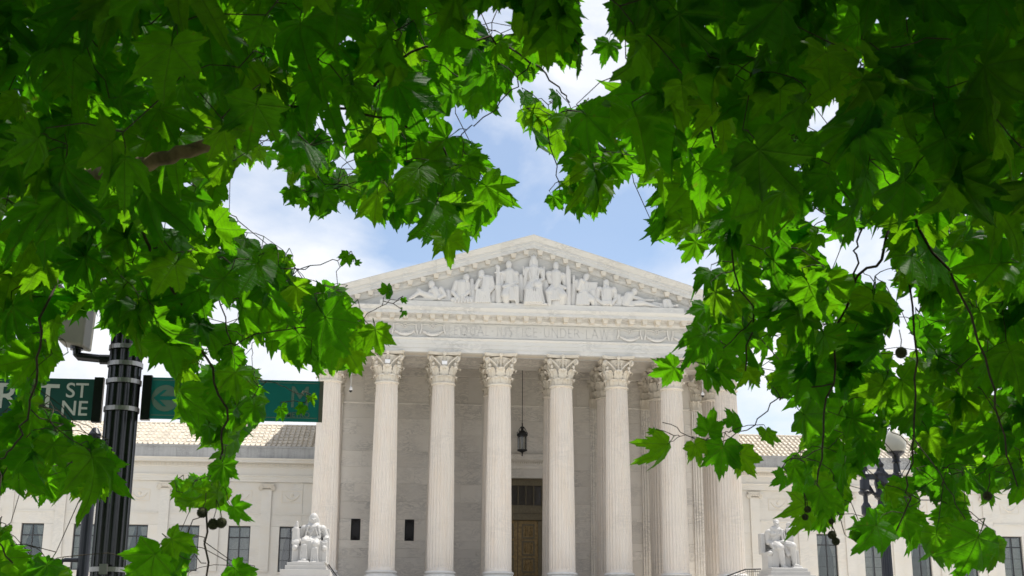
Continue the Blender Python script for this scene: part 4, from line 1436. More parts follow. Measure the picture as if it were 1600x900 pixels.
    en.mould([(WY + 0.5, 15.32), (WY - 0.16, 15.32), (WY - 0.16, 15.52), (WY - 0.19, 15.53), (WY - 0.19, 15.74), (WY - 0.26, 15.80), (WY - 0.26, 15.88), (WY - 0.15, 15.90), (WY - 0.15, 16.48),
              (WY - 0.22, 16.52), (WY - 0.24, 16.56), (WY - 0.24, 16.80), (WY - 0.40, 16.84), (WY - 0.62, 16.88), (WY - 0.62, 17.05), (WY - 0.70, 17.12), (WY - 0.74, 17.22), (WY + 0.5, 17.24)], a, b)
    we = en.build('wing_entablature', 'marble_wing', house)
    pp = MB()
    npar = 9
    for i in range(npar):
        xa, xb = a + (b - a) * i / npar + 0.006, a + (b - a) * (i + 1) / npar - 0.006
        q = MB()
        q.mould([(WY + 0.6, 17.243), (WY - 0.36, 17.243), (WY - 0.36, 18.10), (WY - 0.42, 18.12), (WY - 0.42, 18.26), (WY + 0.6, 18.28)], xa, xb)
        q.build('parapet_block', 'marble_weathered', we)
    dnm = MB().box(-0.06, 0.06, -0.09, 0, -0.2, 0).mesh('dentil', 'marble_trim')
    nd = 0
    x = x_in + 0.2
    rest = MB()
    while x < 50:
        if nd < 140:
            link('dentil', dnm, we, loc=(s * x, WY - 0.24, 16.79))
        else:
            rest.box(s * x - 0.06, s * x + 0.06, WY - 0.33, WY - 0.24, 16.59, 16.79)
        nd += 1
        x += 0.2
    rest.build('dentils', 'marble_trim', we, kind='stuff')
    # tiled roof
    ey, ez, sl_ = WY + 0.35, 18.33, math.atan(0.46)
    TW, TL, NR = 0.42, 0.93, 7
    rb = MB()
    rb.prism([(0, 0), (1, 0), (1, 1), (0, 1)], 0, 0.01)
    rb = MB().add([(a, ey - 0.1, ez - 0.12), (b, ey - 0.1, ez - 0.12), (b, ey + NR * TL * math.cos(sl_), ez + NR * TL * math.sin(sl_) - 0.12), (a, ey + NR * TL * math.cos(sl_), ez + NR * TL * math.sin(sl_) - 0.12),
                   (a, ey + 12, ez - 0.4), (b, ey + 12, ez - 0.4)], [(0, 1, 2, 3), (3, 2, 5, 4), (0, 4, 5, 1)])
    roof = rb.build('wing_roof', 'roof_clay', house)
    # one tile: flat pan with a raised butt edge and a half-round cover over the joint
    tprof = [(-0.21, 0.03), (-0.14, 0.02), (0.06, 0.02), (0.085, 0.06), (0.10, 0.13), (0.135, 0.165), (0.17, 0.13), (0.19, 0.06), (0.21, 0.02)]
    tm_ = MB()
    vs = []
    for y, up_ in ((0.0, 0.055), (TL + 0.06, 0.0)):
        for x_, h_ in tprof:
            vs.append((x_, y, h_ + up_))
    for x_, h_ in tprof:
        vs.append((x_, 0.0, -0.02))
    m_ = len(tprof)
    fs = [(i, i + 1, m_ + i + 1, m_ + i) for i in range(m_ - 1)] + [(2 * m_ + i, 2 * m_ + i + 1, i + 1, i) for i in range(m_ - 1)]
    tm_.add(vs, fs)
    TILE = tm_.mesh('roof_tile', 'roof_clay')
    rest = MB()
    ncol = int((50 - 17.2) / TW)
    cnt = 0
    for c_ in range(ncol):
        for r_ in range(NR):
            px = s * (17.3 + TW * c_)
            py = ey + r_ * TL * math.cos(sl_)
            pz = ez + r_ * TL * math.sin(sl_)
            jit = rnd.uniform(-0.012, 0.012)
            if cnt < 299:
                link('roof_tile', TILE, roof, loc=(px, py, pz + jit), rot=(sl_ + rnd.uniform(-0.01, 0.01), 0, rnd.uniform(-0.008, 0.008)))
            else:
                ca, sa = math.cos(sl_), math.sin(sl_)
                rest.add([(px + x_, py + y_ * ca - z_ * sa, pz + jit + y_ * sa + z_ * ca) for x_, y_, z_ in tm_.v], tm_.f)
            cnt += 1
    rest.build('roof_tiles', 'roof_clay', roof, kind='stuff')
    # ridge cover
    rg = MB()
    ry, rz = ey + NR * TL * math.cos(sl_), ez + NR * TL * math.sin(sl_)
    rg.tube([(a, ry, rz + 0.03), (b, ry, rz + 0.03)], 0.13, 8)
    rg.build('ridge_cover', 'roof_clay', roof)

# ------------------------------------------------------------------ lantern in the portico
LY = 6.0
lan = thing('lantern', 'black iron lantern with glass sides hanging between the two central columns', 'lantern', (0, LY, 17.2))
MB().tube([(0, 0, 2.45), (0, 0, 7.4)], 0.028, 6).build('chain', 'iron', lan)
lf = MB()
for k in range(8):
    th = 2 * math.pi * k / 8
    lf.bar((0.36 * math.cos(th), 0.36 * math.sin(th), 0.32), (0.36 * math.cos(th), 0.36 * math.sin(th), 1.45), 0.022, 4)
lf.lathe([(0.05, -0.02), (0.07, 0.1), (0.30, 0.2), (0.40, 0.24), (0.40, 0.34), (0.30, 0.36)], n=16)
lf.lathe([(0.40, 1.42), (0.44, 1.46), (0.44, 1.58), (0.34, 1.64), (0.26, 1.8), (0.22, 1.84), (0.12, 1.9), (0.1, 2.05), (0.16, 2.1), (0.05, 2.2), (0.05, 2.5)], n=16)
for k in range(8):
    th = 2 * math.pi * k / 8
    lf.sphere((0.42 * math.cos(th), 0.42 * math.sin(th), 1.66), (0.03, 0.03, 0.1), 5, 4)
    lf.tube([(0.42 * math.cos(th), 0.42 * math.sin(th), 1.6), (0.3 * math.cos(th), 0.3 * math.sin(th), 1.95), (0.1 * math.cos(th), 0.1 * math.sin(th), 2.2)], 0.018, 4)
lf.sphere((0, 0, -0.1), (0.06, 0.06, 0.1), 6, 5)
lf.build('frame', 'iron', lan)
MB().lathe([(0.325, 0.36), (0.325, 1.42)], n=8, cap=False).build('glass', 'window_glass', lan)
cd = MB()
for k in range(4):
    th = math.pi / 4 + k * math.pi / 2
    cd.bar((0.12 * math.cos(th), 0.12 * math.sin(th), 0.36), (0.12 * math.cos(th), 0.12 * math.sin(th), 0.95), 0.035, 6)
cd.build('candle', 'curtain', lan)

# ------------------------------------------------------------------ seated statues on their blocks
STY = -11.0
sst = ppm(STY) / 8.18
def S1(x, y, Y): return at(440 + x / 8.18, 790 + y / 8.18, Y) if Y == STY else _s1(x, y, Y)
def _plane(u0, v0, x, y, Y):
    p_ = at(u0 + x / 8.18, v0 + y / 8.18, STY)
    return Vector((p_.x, Y, p_.z))
def S1(x, y, Y): return _plane(440, 790, x, y, Y)
def S2(x, y, Y): return _plane(1170, 790, x, y, Y)


def statue(label, conv, body, chair, base_z, cx):
    t = thing('seated_statue', label, 'statue', (cx, STY, base_z))
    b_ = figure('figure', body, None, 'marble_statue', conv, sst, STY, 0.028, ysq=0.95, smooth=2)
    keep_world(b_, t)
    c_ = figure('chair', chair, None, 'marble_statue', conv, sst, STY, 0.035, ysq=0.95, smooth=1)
    keep_world(c_, t)
    return t


zL = S1(300, 748, STY).z
body1 = [('e', 413, 185, 46, 64, -.15), ('e', 413, 160, 56, 62, -.08), ('c', 368, 170, 362, 248, 22, 26, 0, 0), ('c', 460, 170, 468, 248, 22, 26, 0, 0), ('c', 413, 235, 412, 270, 40, 46),
         ('e', 413, 195, 10, 14, -.42), ('e', 413, 218, 16, 6, -.36), ('e', 396, 178, 10, 6, -.37), ('e', 430, 178, 10, 6, -.37),
         ('c', 410, 320, 410, 430, 108, 98), ('e', 300, 300, 56, 52), ('e', 518, 302, 58, 52), ('e', 370, 350, 46, 40, -.3), ('e', 455, 350, 46, 40, -.3),
         ('c', 290, 310, 250, 420, 48, 40), ('c', 250, 420, 222, 470, 38, 30, 0, -.5), ('c', 535, 320, 572, 420, 50, 42), ('c', 572, 420, 575, 440, 40, 36, 0, -.5), ('e', 570, 480, 44, 36, -.55),
         ('c', 355, 430, 302, 470, 66, 50, -.1, -.9), ('c', 302, 475, 292, 690, 48, 38, -.9, -.9), ('c', 450, 450, 440, 510, 66, 50, -.1, -.95), ('c', 438, 515, 425, 725, 48, 40, -.95, -1.0),
         ('c', 365, 480, 362, 700, 60, 60, -.7, -.75), ('e', 295, 712, 36, 14, -1.2), ('e', 420, 742, 36, 12, -1.35)] + \
        folds(268, 322, 520, 700, 4, 11, 30, -1.15) + folds(400, 458, 560, 735, 4, 11, 30, -1.2) + folds(340, 385, 470, 700, 3, 13, 0, -.98) + folds(480, 530, 470, 735, 4, 14, 40, -.8) + folds(215, 255, 530, 735, 3, 14, -10, -.8) + \
        [('c', 350, 270, 300, 420, 14, 10, -.5, -.55), ('c', 470, 270, 500, 420, 14, 10, -.5, -.55), ('c', 340, 420, 480, 425, 20, 20, -.55, -.55), ('c', 410, 320, 360, 410, 10, 10, -.62, -.6), ('c', 440, 310, 470, 410, 10, 10, -.6, -.55)]
chair1 = [('b', 130, 285, 610, 330, .25, .75), ('b', 140, 330, 600, 745, .3, .7), ('b', 155, 480, 225, 745, -.9, .5), ('b', 525, 480, 575, 745, -.9, .5), ('e', 182, 555, 34, 34, -.9), ('e', 548, 560, 30, 34, -.9),
          ('b', 225, 480, 525, 745, -.6, .5), ('c', 190, 320, 190, 450, 46, 50, -.5, -.5), ('b', 140, 455, 235, 500, -.85, .1), ('e', 205, 228, 17, 22, -.55), ('c', 203, 250, 198, 300, 20, 32, -.55, -.5), ('c', 180, 268, 176, 300, 10, 10, -.6, -.6),
          ('b', 535, 420, 615, 560, -.7, .2), ('c', 560, 560, 560, 735, 30, 22, -.75, -.75), ('c', 600, 560, 590, 640, 22, 14, -.6, -.6), ('b', 225, 718, 355, 748, -1.4, -.6), ('b', 150, 735, 585, 750, -1.6, .8)]
statue('white marble seated woman with veiled head and small figurine, left of the steps', S1, body1, chair1, zL, S1(360, 748, STY).x)
zR = S2(400, 820, STY).z
body2 = [('e', 345, 232, 36, 50, -.15), ('e', 345, 212, 40, 34, -.08), ('c', 343, 275, 343, 310, 30, 40), ('e', 345, 240, 8, 12, -.4), ('e', 345, 268, 20, 22, -.28), ('e', 330, 226, 8, 5, -.36), ('e', 360, 226, 8, 5, -.36),
         ('c', 338, 345, 348, 460, 92, 80), ('e', 258, 345, 50, 46), ('e', 420, 345, 48, 44), ('e', 300, 370, 40, 34, -.28), ('e', 378, 370, 40, 34, -.28),
         ('c', 245, 355, 250, 470, 46, 38), ('c', 250, 480, 430, 478, 36, 26, -.2, -.6), ('c', 435, 360, 455, 450, 40, 32), ('c', 455, 450, 430, 480, 30, 24, -.1, -.5), ('e', 436, 478, 26, 20, -.65),
         ('c', 320, 500, 345, 555, 70, 54, -.1, -1.0), ('c', 348, 560, 388, 790, 50, 34, -1.0, -1.0), ('c', 430, 500, 500, 535, 70, 54, -.1, -1.0), ('c', 500, 540, 530, 765, 50, 32, -1.0, -.95), ('e', 400, 802, 36, 14, -1.2), ('e', 545, 778, 36, 14, -1.2),
         ('c', 430, 560, 450, 640, 50, 30, -.6, -.9)] + folds(265, 325, 560, 790, 5, 15, 10, -.85) + folds(415, 475, 580, 800, 5, 15, 20, -.75) + folds(555, 590, 590, 780, 3, 14, 20, -.7) + \
        [('c', 390, 320, 410, 470, 14, 14, -.45, -.5), ('c', 420, 320, 440, 440, 12, 12, -.4, -.45), ('c', 270, 500, 320, 580, 30, 40, -.4, -.7)]
chair2 = [('b', 150, 352, 215, 620, .1, .7), ('b', 190, 345, 560, 820, .35, .75), ('b', 190, 600, 262, 822, -.9, .5), ('e', 225, 620, 36, 30, -.9), ('b', 260, 560, 560, 822, -.5, .5), ('b', 545, 600, 600, 800, -.8, .5),
          ('b', 455, 300, 562, 505, -.35, -.05), ('e', 508, 300, 52, 50, -.2, 10), ('e', 500, 245, 40, 30, -.2, 10), ('b', 490, 785, 600, 822, -1.45, -.6), ('b', 200, 808, 640, 824, -1.5, .8)] + folds(165, 205, 360, 600, 3, 14, 0, .08)
statue('white marble seated man holding a tall tablet, right of the steps', S2, body2, chair2, zR, S2(400, 820, STY).x)
# pedestals: stepped blocks on the cheek walls
for s, z_, conv, x0, x1, lab in ((-1, zL, S1, 100, 560, 'left'), (1, zR, S2, 200, 640, 'right')):
    cxp = (conv(x0, 700, STY).x + conv(x1, 700, STY).x) / 2
    t = thing('statue_pedestal', 'stepped white marble pedestal under the seated %s statue' % ('veiled woman' if s < 0 else 'man with tablet'), 'pedestal', (cxp, STY, 0.3))
    hw = (conv(x1, 700, STY).x - conv(x0, 700, STY).x) / 2
    zb = z_ - 0.3
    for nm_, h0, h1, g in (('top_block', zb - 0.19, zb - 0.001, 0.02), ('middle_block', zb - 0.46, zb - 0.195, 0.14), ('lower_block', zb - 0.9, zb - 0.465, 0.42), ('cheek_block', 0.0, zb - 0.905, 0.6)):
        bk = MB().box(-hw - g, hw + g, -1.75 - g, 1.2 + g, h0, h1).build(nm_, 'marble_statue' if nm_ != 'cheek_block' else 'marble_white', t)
        bevel(bk, 0.02, 2)

# railings beside the statues
def railing(a, b, c_, label):
    """a: low end, b: bend, c_: level end"""
    t = thing('iron_railing', label, 'railing', (a.x, a.y, F - 0.02))
    o0 = Vector((a.x, a.y, F - 0.02))
    rl = MB()
    rl.tube([a - o0, b - o0, c_ - o0], 0.05, 6)
    rl.tube([a - o0 - Vector((0, 0, .18)), b - o0 - Vector((0, 0, .18)), c_ - o0 - Vector((0, 0, .18))], 0.02, 5)
    rl.build('handrail', 'iron', t)
    for (p_, q_) in ((a, b), (b, c_)):
        n_ = max(2, int((q_ - p_).length / 0.13))
        for i in range(n_ + 1):
            m = p_.lerp(q_, i / n_) - o0
            MB().bar(m, Vector((m.x, m.y, min(m.z - 0.3, 0.0))), 0.012, 4).build('baluster', 'iron', t)
    mid = b.lerp(c_, 0.6) - o0
    sc_ = MB()
    for k in range(6):
        th = k * math.pi / 3
        sc_.bar(mid - Vector((0, 0.02, .09)), mid + Vector((0.075 * math.cos(th), -0.02, -.09 + 0.075 * math.sin(th))), 0.01, 4)
    sc_.build('ornament', 'iron', t)
    return t


ry_ = -5.0
railing(at(1128, 903, ry_), at(1165, 889.5, ry_), at(1189, 889, ry_), 'black iron handrail in front of the rightmost column, beside the tablet statue')
railing(at(526, 900, ry_), at(512, 880, ry_), at(505, 880, ry_), 'black iron handrail just right of the veiled statue')

# ---- small fittings on the portico
for (u, v), lab in (((548, 610), 'white hanging security camera between the two leftmost columns'), ((1098, 618), 'white hanging security camera near the two rightmost columns')):
    p_ = at(u, v, 0.5)
    t = thing('security_camera', lab, 'camera', p_, 'security cameras hung from the portico')
    MB().tube([(0, 0, 0.2), (0, 0, Z_ARC - p_.z + 0.02)], 0.02, 6).build('rod', 'white_plastic', t)
    MB().lathe([(0.04, 0.34), (0.06, 0.25), (0.13, 0.16), (0.14, 0.0)], n=12).build('housing', 'white_plastic', t, smooth=True)
    MB().lathe([(0.13, -0.002), (0.11, -0.09), (0.05, -0.14), (0.001, -0.15)], n=12, cap=False).build('dome', 'black_paint', t, smooth=True)
for i, lab in ((1, 'white floodlight box on the capital of the second column'), (2, 'white floodlight box on the capital of the third column')):
    t = thing('floodlight', lab, 'floodlight', (CX[i], -1.12, Z_AST + 1.28), 'floodlights on the column capitals')
    bevel(MB().box(-0.2, 0.2, -0.14, 0.1, 0, 0.30).build('housing', 'white_plastic', t), 0.03, 2)
    MB().box(-0.03, 0.03, 0.09, 0.3, 0.05, 0.12).build('bracket', 'white_plastic', t)

# ------------------------------------------------------------------ street pole with the two signs
PY = -90.8
pt, pb_ = at(196, 560, PY), at(173, 850, PY)
pxx, pr = (pt.x + pb_.x) / 2, (at(219, 600, PY).x - at(166, 600, PY).x) / 2
pole = thing('sign_pole', 'thick black fluted street pole carrying two green street signs', 'pole', (pxx, PY, 0))
pm = MB()
prof_ = [(pr * 1.9, 0), (pr * 1.9, 0.1), (pr * 1.5, 0.25), (pr * 1.15, 0.45)]
pm.lathe(prof_, n=20)
n_ = 96
rows = [(0.4, 1.03), (2.5, 1.0), (5.2, 0.96)]
vs = []
for z, k_ in rows:
    for i in range(n_):
        q = (i % 6) / 6
        r_ = pr * k_ * (1 - 0.10 * (math.sin(math.pi * q) ** 0.8))
        vs.append((r_ * math.cos(2 * math.pi * i / n_), r_ * math.sin(2 * math.pi * i / n_), z))
pm.add(vs, [(j * n_ + i, j * n_ + (i + 1) % n_, (j + 1) * n_ + (i + 1) % n_, (j + 1) * n_ + i) for j in range(2) for i in range(n_)])
pm.lathe([(pr * 0.95, 5.2), (pr * 1.1, 5.25), (pr * 0.8, 5.4), (0.02, 5.55)], n=20)
pm.build('shaft', 'black_paint', pole)
for v in (545, 571, 598, 641, 891):
    z = at(190, v, PY).z
    b_ = MB().lathe([(pr * 1.02, -0.014), (pr * 1.05, -0.014), (pr * 1.05, 0.014), (pr * 1.02, 0.014)], c=(0, 0, z), n=32, cap=False).build('steel_band', 'steel_band', pole)
MB().box(-0.025, 0.02, -pr * 1.05 - 0.03, -pr * 1.0, at(160, 891, PY).z - 0.03, at(160, 891, PY).z + 0.03).build('band_clamp', 'steel_band', pole)


def sign(label, u0, u1, v0, v1, mat):
    a, b = at(u0, v1, PY), at(u1, v0, PY)
    t = thing('street_sign', label, 'sign', ((a.x + b.x) / 2, PY, (a.z + b.z) / 2))
    w_, h_ = (b.x - a.x), (b.z - a.z)
    pn_ = MB().box(-w_ / 2, w_ / 2, -0.004, 0.004, -h_ / 2, h_ / 2).build('panel', mat, t)
    return t, w_, h_


def sign_text(t, w_, h_, txt, fx, fz, size, mat, al='CENTER', sxk=1.0):
    me = text_mesh(txt, size, 0.0012, mat, al)
    o = link('lettering', me, t, loc=(fx, -0.0055, fz), rot=(R(90), 0, 0))
    o.scale = (sxk, 1, 1)
    return o


sl, w_, h_ = sign('green street name sign reading FIRST ST NE, left of the pole', -118, 158, 593, 652, 'sign_green')
k_ = w_ / 276
sign_text(sl, w_, h_, 'FIRST', (93 - 20) * k_, 0.02 * h_, h_ * 0.86, 'sign_white', 'RIGHT', 1.02)
sign_text(sl, w_, h_, 'ST', (121 - 20) * k_, h_ * 0.20, h_ * 0.50, 'sign_white')
sign_text(sl, w_, h_, 'NE', (119 - 20) * k_, -h_ * 0.23, h_ * 0.50, 'sign_white')
MB().box(w_ / 2 - 0.035, w_ / 2 + 0.02, -0.022, 0.022, -h_ / 2 - 0.01, h_ / 2 + 0.01).build('bracket', 'black_paint', sl)
sr, w_, h_ = sign('teal guide sign with round arrow and large M, right of the pole', 222, 505, 596, 654, 'sign_teal')
k_ = w_ / 283
c0 = 363.5
MB().box(w_ / 2 - 0.02, w_ / 2 + 0.004, -0.0065, 0.0065, -h_ / 2, h_ / 2).build('edge_strip', 'sign_border', sr)
MB().box(-w_ / 2 - 0.01, -w_ / 2 + 0.045, -0.022, 0.022, -h_ / 2 - 0.01, h_ / 2 + 0.01).build('bracket', 'black_paint', sr)
ln = MB()
ln.box(-w_ / 2 + 0.05, w_ / 2 - 0.03, -0.0052, -0.0042, h_ * 0.43, h_ * 0.45)
ln.box(-w_ / 2 + 0.05, w_ / 2 - 0.03, -0.0052, -0.0042, -h_ * 0.42, -h_ * 0.40)
ln.build('border_line', 'sign_cream', sr)
rad = 21.5 * k_
cxs = (256 - c0) * k_
ds_ = MB()
ds_.prism([(cxs + rad * math.cos(a), rad * math.sin(a)) for a in [2 * math.pi * i / 28 for i in range(28)]], -0.0058, -0.0042)
ds_.build('arrow_disc', 'sign_cream', sr)
ar = MB()
q = rad
ar.prism([(cxs - 0.85 * q, 0), (cxs - 0.15 * q, 0.62 * q), (cxs + 0.1 * q, 0.62 * q), (cxs - 0.4 * q, 0.14 * q), (cxs + 0.85 * q, 0.14 * q), (cxs + 0.85 * q, -0.14 * q), (cxs - 0.4 * q, -0.14 * q), (cxs + 0.1 * q, -0.62 * q), (cxs - 0.15 * q, -0.62 * q)], -0.0072, -0.006)
ar.build('arrow', 'sign_teal', sr)
sign_text(sr, w_, h_, 'UNION', (405 - c0) * k_, h_ * 0.27, h_ * 0.24, 'sign_cream', 'RIGHT')
sign_text(sr, w_, h_, 'STATION', (418 - c0) * k_, -h_ * 0.02, h_ * 0.24, 'sign_cream', 'RIGHT')
sign_text(sr, w_, h_, 'M', (469 - c0) * k_, h_ * 0.07, h_ * 0.75, 'sign_cream', 'CENTER', 0.85)
sign_text(sr, w_, h_, 'METRO', (467 - c0) * k_, -h_ * 0.34, h_ * 0.17, 'sign_cream')

# camera housing on an elbow pipe
hp = at(120, 545, PY)
hs_ = thing('camera_housing', 'grey traffic camera housing on a black elbow pipe beside the pole', 'camera', hp)
e0 = at(120, 542, PY) - hp
e1 = at(120, 557, PY) - hp
e2 = at(172, 562, PY) - hp
pi_ = MB()
pi_.tube([e0, e1 + Vector((0.0, 0, 0.015)), e1 + Vector((0.012, 0, 0.0)), e2], 0.026, 10)
pi_.lathe([(0.04, 0), (0.04, 0.03)], c=(e0.x, e0.y, e0.z - 0.02), n=12)
pi_.bar(e2 - Vector((0.06, 0, 0)), e2, 0.032, 10)
pi_.build('elbow_pipe', 'black_paint', hs_)
hb = MB()
tz = at(120, 470, PY).z - hp.z
hb.add([(-0.10, -0.10, 0.03), (0.055, -0.10, 0.0), (0.07, 0.10, 0.0), (-0.10, 0.10, 0.03), (-0.115, -0.11, tz), (0.065, -0.11, tz), (0.08, 0.11, tz), (-0.115, 0.11, tz)],
       [(0, 1, 2, 3), (4, 7, 6, 5), (0, 4, 5, 1), (1, 5, 6, 2), (2, 6, 7, 3), (3, 7, 4, 0)])
bevel(hb.build('housing', 'grey_housing', hs_), 0.012, 2)
hd_ = MB()
h2 = at(45, 400, PY) - hp
hd_.box(h2.x - 0.07, h2.x + 0.12, -0.12, 0.12, h2.z - 0.09, h2.z + 0.06)
hd_.bar((h2.x + 0.05, 0, h2.z - 0.05), (-0.05, 0, tz - 0.02), 0.03, 8)
bevel(hd_.build('hood', 'grey_housing', hs_), 0.02, 2)

# thin post behind the pole
TY = -88.5
p0, p1 = at(152, 655, TY), at(127, 900, TY)
tx = (p0.x + p1.x) / 2
tp = thing('signal_post', 'thin blue-black steel post just behind the fluted pole', 'post', (tx, TY, 0))
MB().lathe([(0.12, 0), (0.12, 0.08), (0.06, 0.12), (0.047, 0.3), (0.045, 3.3), (0.05, 3.32), (0.02, 3.37)], n=16).build('shaft', 'blue_black_paint', tp, smooth=False)
az = at(110, 875, TY).z
MB().tube([(-0.02, 0, az), (-0.14, 0, az), (-0.165, 0, az - 0.01), (-0.17, 0, az - 0.06)], 0.016, 8).build('pipe_arm', 'blue_black_paint', tp)
bevel(MB().box(-0.30, -0.10, -0.08, 0.08, az - 0.36, az - 0.06).build('signal_box', 'blue_black_paint', tp), 0.015, 2)

# ------------------------------------------------------------------ twin street lamp on the right
LY2 = -71.5
kx = ppm(LY2)
base_ = at(1385, 850, LY2)
lamp = thing('street_lamp', 'black twin-globe street lamp in front of the right wing', 'street lamp', (base_.x - 0.02, LY2, 0))
ztop = at(1377, 745, LY2).z
ps = MB()
ps.lathe([(0.30, 0), (0.30, 0.2), (0.24, 0.3), (0.22, 0.7), (0.16, 0.85), (0.18, 0.95), (0.14, 1.05)], n=20)
n_ = 64
vs = []
for z, r_ in ((1.0, 0.135), (ztop - 0.5, 0.10)):
    for i in range(n_):
        q = (i % 4) / 4
        rr = r_ * (1 - 0.09 * math.sin(math.pi * q))
        vs.append((rr * math.cos(2 * math.pi * i / n_), rr * math.sin(2 * math.pi * i / n_), z))
ps.add(vs, [(i, (i + 1) % n_, n_ + (i + 1) % n_, n_ + i) for i in range(n_)])
ps.lathe([(0.10, -0.5), (0.16, -0.45), (0.17, -0.38), (0.12, -0.3), (0.15, -0.15), (0.13, 0.0), (0.16, 0.06), (0.1, 0.12), (0.06, 0.2), (0.09, 0.26), (0.03, 0.33), (0.01, 0.4)], c=(0, 0, ztop), n=16)
ps.build('post', 'blue_black_paint', lamp)
cr = MB()
arm = 27.0 * kx
cr.box(-arm - 0.05, arm + 0.05, -0.06, 0.06, ztop - 0.07, ztop + 0.05)
for s in (-1, 1):
    cr.tube([(s * 0.1, 0, ztop - 0.45), (s * arm * 0.5, 0, ztop - 0.35), (s * arm * 0.9, 0, ztop - 0.1)], 0.03, 6)
cr.build('crossarm', 'blue_black_paint', lamp)
gz = at(1402, 707, LY2).z - ztop
for s in (-1, 1):
    hldr = MB()
    hldr.lathe([(0.11, 0.0), (0.13, 0.04), (0.08, 0.1), (0.07, gz * 0.55), (0.11, gz * 0.6), (0.07, gz * 0.7), (0.09, gz * 0.82), (0.17, gz * 0.93), (0.20, gz)], c=(s * arm, 0, ztop), n=16)
    hldr.lathe([(0.10, -0.07), (0.11, -0.3), (0.15, -0.33), (0.13, -0.38), (0.05, -0.42), (0.05, -0.55), (0.08, -0.6), (0.105, -0.64), (0.105, -0.8), (0.08, -0.84), (0.02, -0.88)], c=(s * arm, 0, ztop), n=14)
    hldr.build('holder', 'blue_black_paint', lamp)
    MB().lathe([(0.18, 0.0), (0.215, 0.06), (0.235, 0.16), (0.22, 0.28), (0.17, 0.40), (0.10, 0.48), (0.03, 0.52)], c=(s * arm, 0, ztop + gz - 0.004), n=20).build('globe', 'globe_glass', lamp, smooth=True)
    MB().lathe([(0.05, 0), (0.03, 0.06), (0.045, 0.1), (0.005, 0.17)], c=(s * arm, 0, ztop + gz + 0.5), n=10).build('finial', 'blue_black_paint', lamp)
# ------------------------------------------------------------------ plane trees in the foreground
def leaf_outline(rng, slim=1.0, simple=False):
    """half outline of a five-lobed toothed blade as (angle from the tip, radius) pairs"""
    key = [(0, 1.06), (4.5, 0.90), (7.5, 0.925), (11, 0.80), (14, 0.82), (18, 0.70), (23, 0.60), (28, 0.68), (31, 0.67), (35, 0.80), (38, 0.79), (43, 0.95), (48, 0.79), (51.5, 0.81), (57, 0.66), (61, 0.68), (68, 0.55), (75, 0.58), (79, 0.56), (88, 0.62), (94, 0.69), (101, 0.56), (106, 0.57), (117, 0.45), (126, 0.45), (142, 0.36), (158, 0.27), (169, 0.13)]
    if simple:
        key = [(0, 1.0), (14, 0.71), (25, 0.57), (49, 0.95), (64, 0.64), (74, 0.54), (98, 0.76), (120, 0.5), (152, 0.3)]
    return [(a * slim + rng.uniform(-1.0, 1.0) if a else 0, r * rng.uniform(0.94, 1.06)) for a, r in key]


def leaf_mesh(seed, fold, droop, wave, curl, petiole=0.42, slim=1.0, rings=(0.35, 0.7, 1.0), simple=False):
    rng = random.Random(seed)
    rt_ = leaf_outline(rng, slim, simple)
    lf_ = leaf_outline(rng, slim, simple)
    pts = [(-a, r) for a, r in reversed(lf_[1:])] + rt_
    out_ = [(math.sin(R(a)) * r, math.cos(R(a)) * r) for a, r in pts]
    n = len(out_)
    vs, uvs = [], []

    def surf(x, y):
        r = math.hypot(x, y)
        a = math.atan2(x, y)
        z = fold * abs(x) * (0.6 + 0.4 * abs(math.sin(a * 3.6))) - droop * r * r + wave * r * math.cos(a * 7.5 + seed) * 0.5
        z += 0.03 * math.sin(9 * x + seed) * math.sin(8 * y + 2 * seed) * min(1, r * 2)
        if curl:
            z -= curl * max(0, r - 0.5) ** 2 * (2.2 if x > 0 else 1.2)
        return z
    o0 = petiole
    vs.append((0, o0, surf(0, 0)))
    uvs.append((0, 0))
    for k in rings:
        for x, y in out_:
            kk = k if k == 1.0 else k * (0.92 if math.hypot(x, y) > 0.7 else 1.0)
            vs.append((x * kk, o0 + y * kk, surf(x * kk, y * kk)))
            uvs.append((x * kk, y * kk))
    fs = []
    for i in range(n - 1):
        fs.append((0, 1 + i + 1, 1 + i))
        for q in range(len(rings) - 1):
            fs.append((1 + q * n + i, 1 + q * n + i + 1, 1 + (q + 1) * n + i + 1, 1 + (q + 1) * n + i))
    if simple:
        return vs, fs, uvs
    # leaf stalk
    mb = MB()
    mb.tube([(0, 0, 0.0), (0.01, o0 * 0.5, 0.03), (0, o0 + 0.02, surf(0, 0) - 0.004)], [0.016, 0.012, 0.010], 4)
    b = len(vs)
    vs += mb.v
    uvs += [(0.0, 0.3)] * len(mb.v)
    fs += [tuple(i + b for i in q) for q in mb.f]
    vs = [(x * 0.93, y, z) for x, y, z in vs]
    return vs, fs, uvs


def to_mesh(name, vs, fs, uvs, mat='plane_leaf', smooth=True):
    me = bpy.data.meshes.new(name)
    me.from_pydata(vs, [], fs)
    uvl = me.uv_layers.new(name='UVMap')
    li = np.zeros(len(me.loops), dtype=np.int32)
    me.loops.foreach_get('vertex_index', li)
    uvl.data.foreach_set('uv', np.asarray(uvs, dtype=np.float32)[li].ravel())
    me.materials.append(MATS[mat])
    me.polygons.foreach_set('use_smooth', [smooth] * len(me.polygons))
    me.update()
    return me


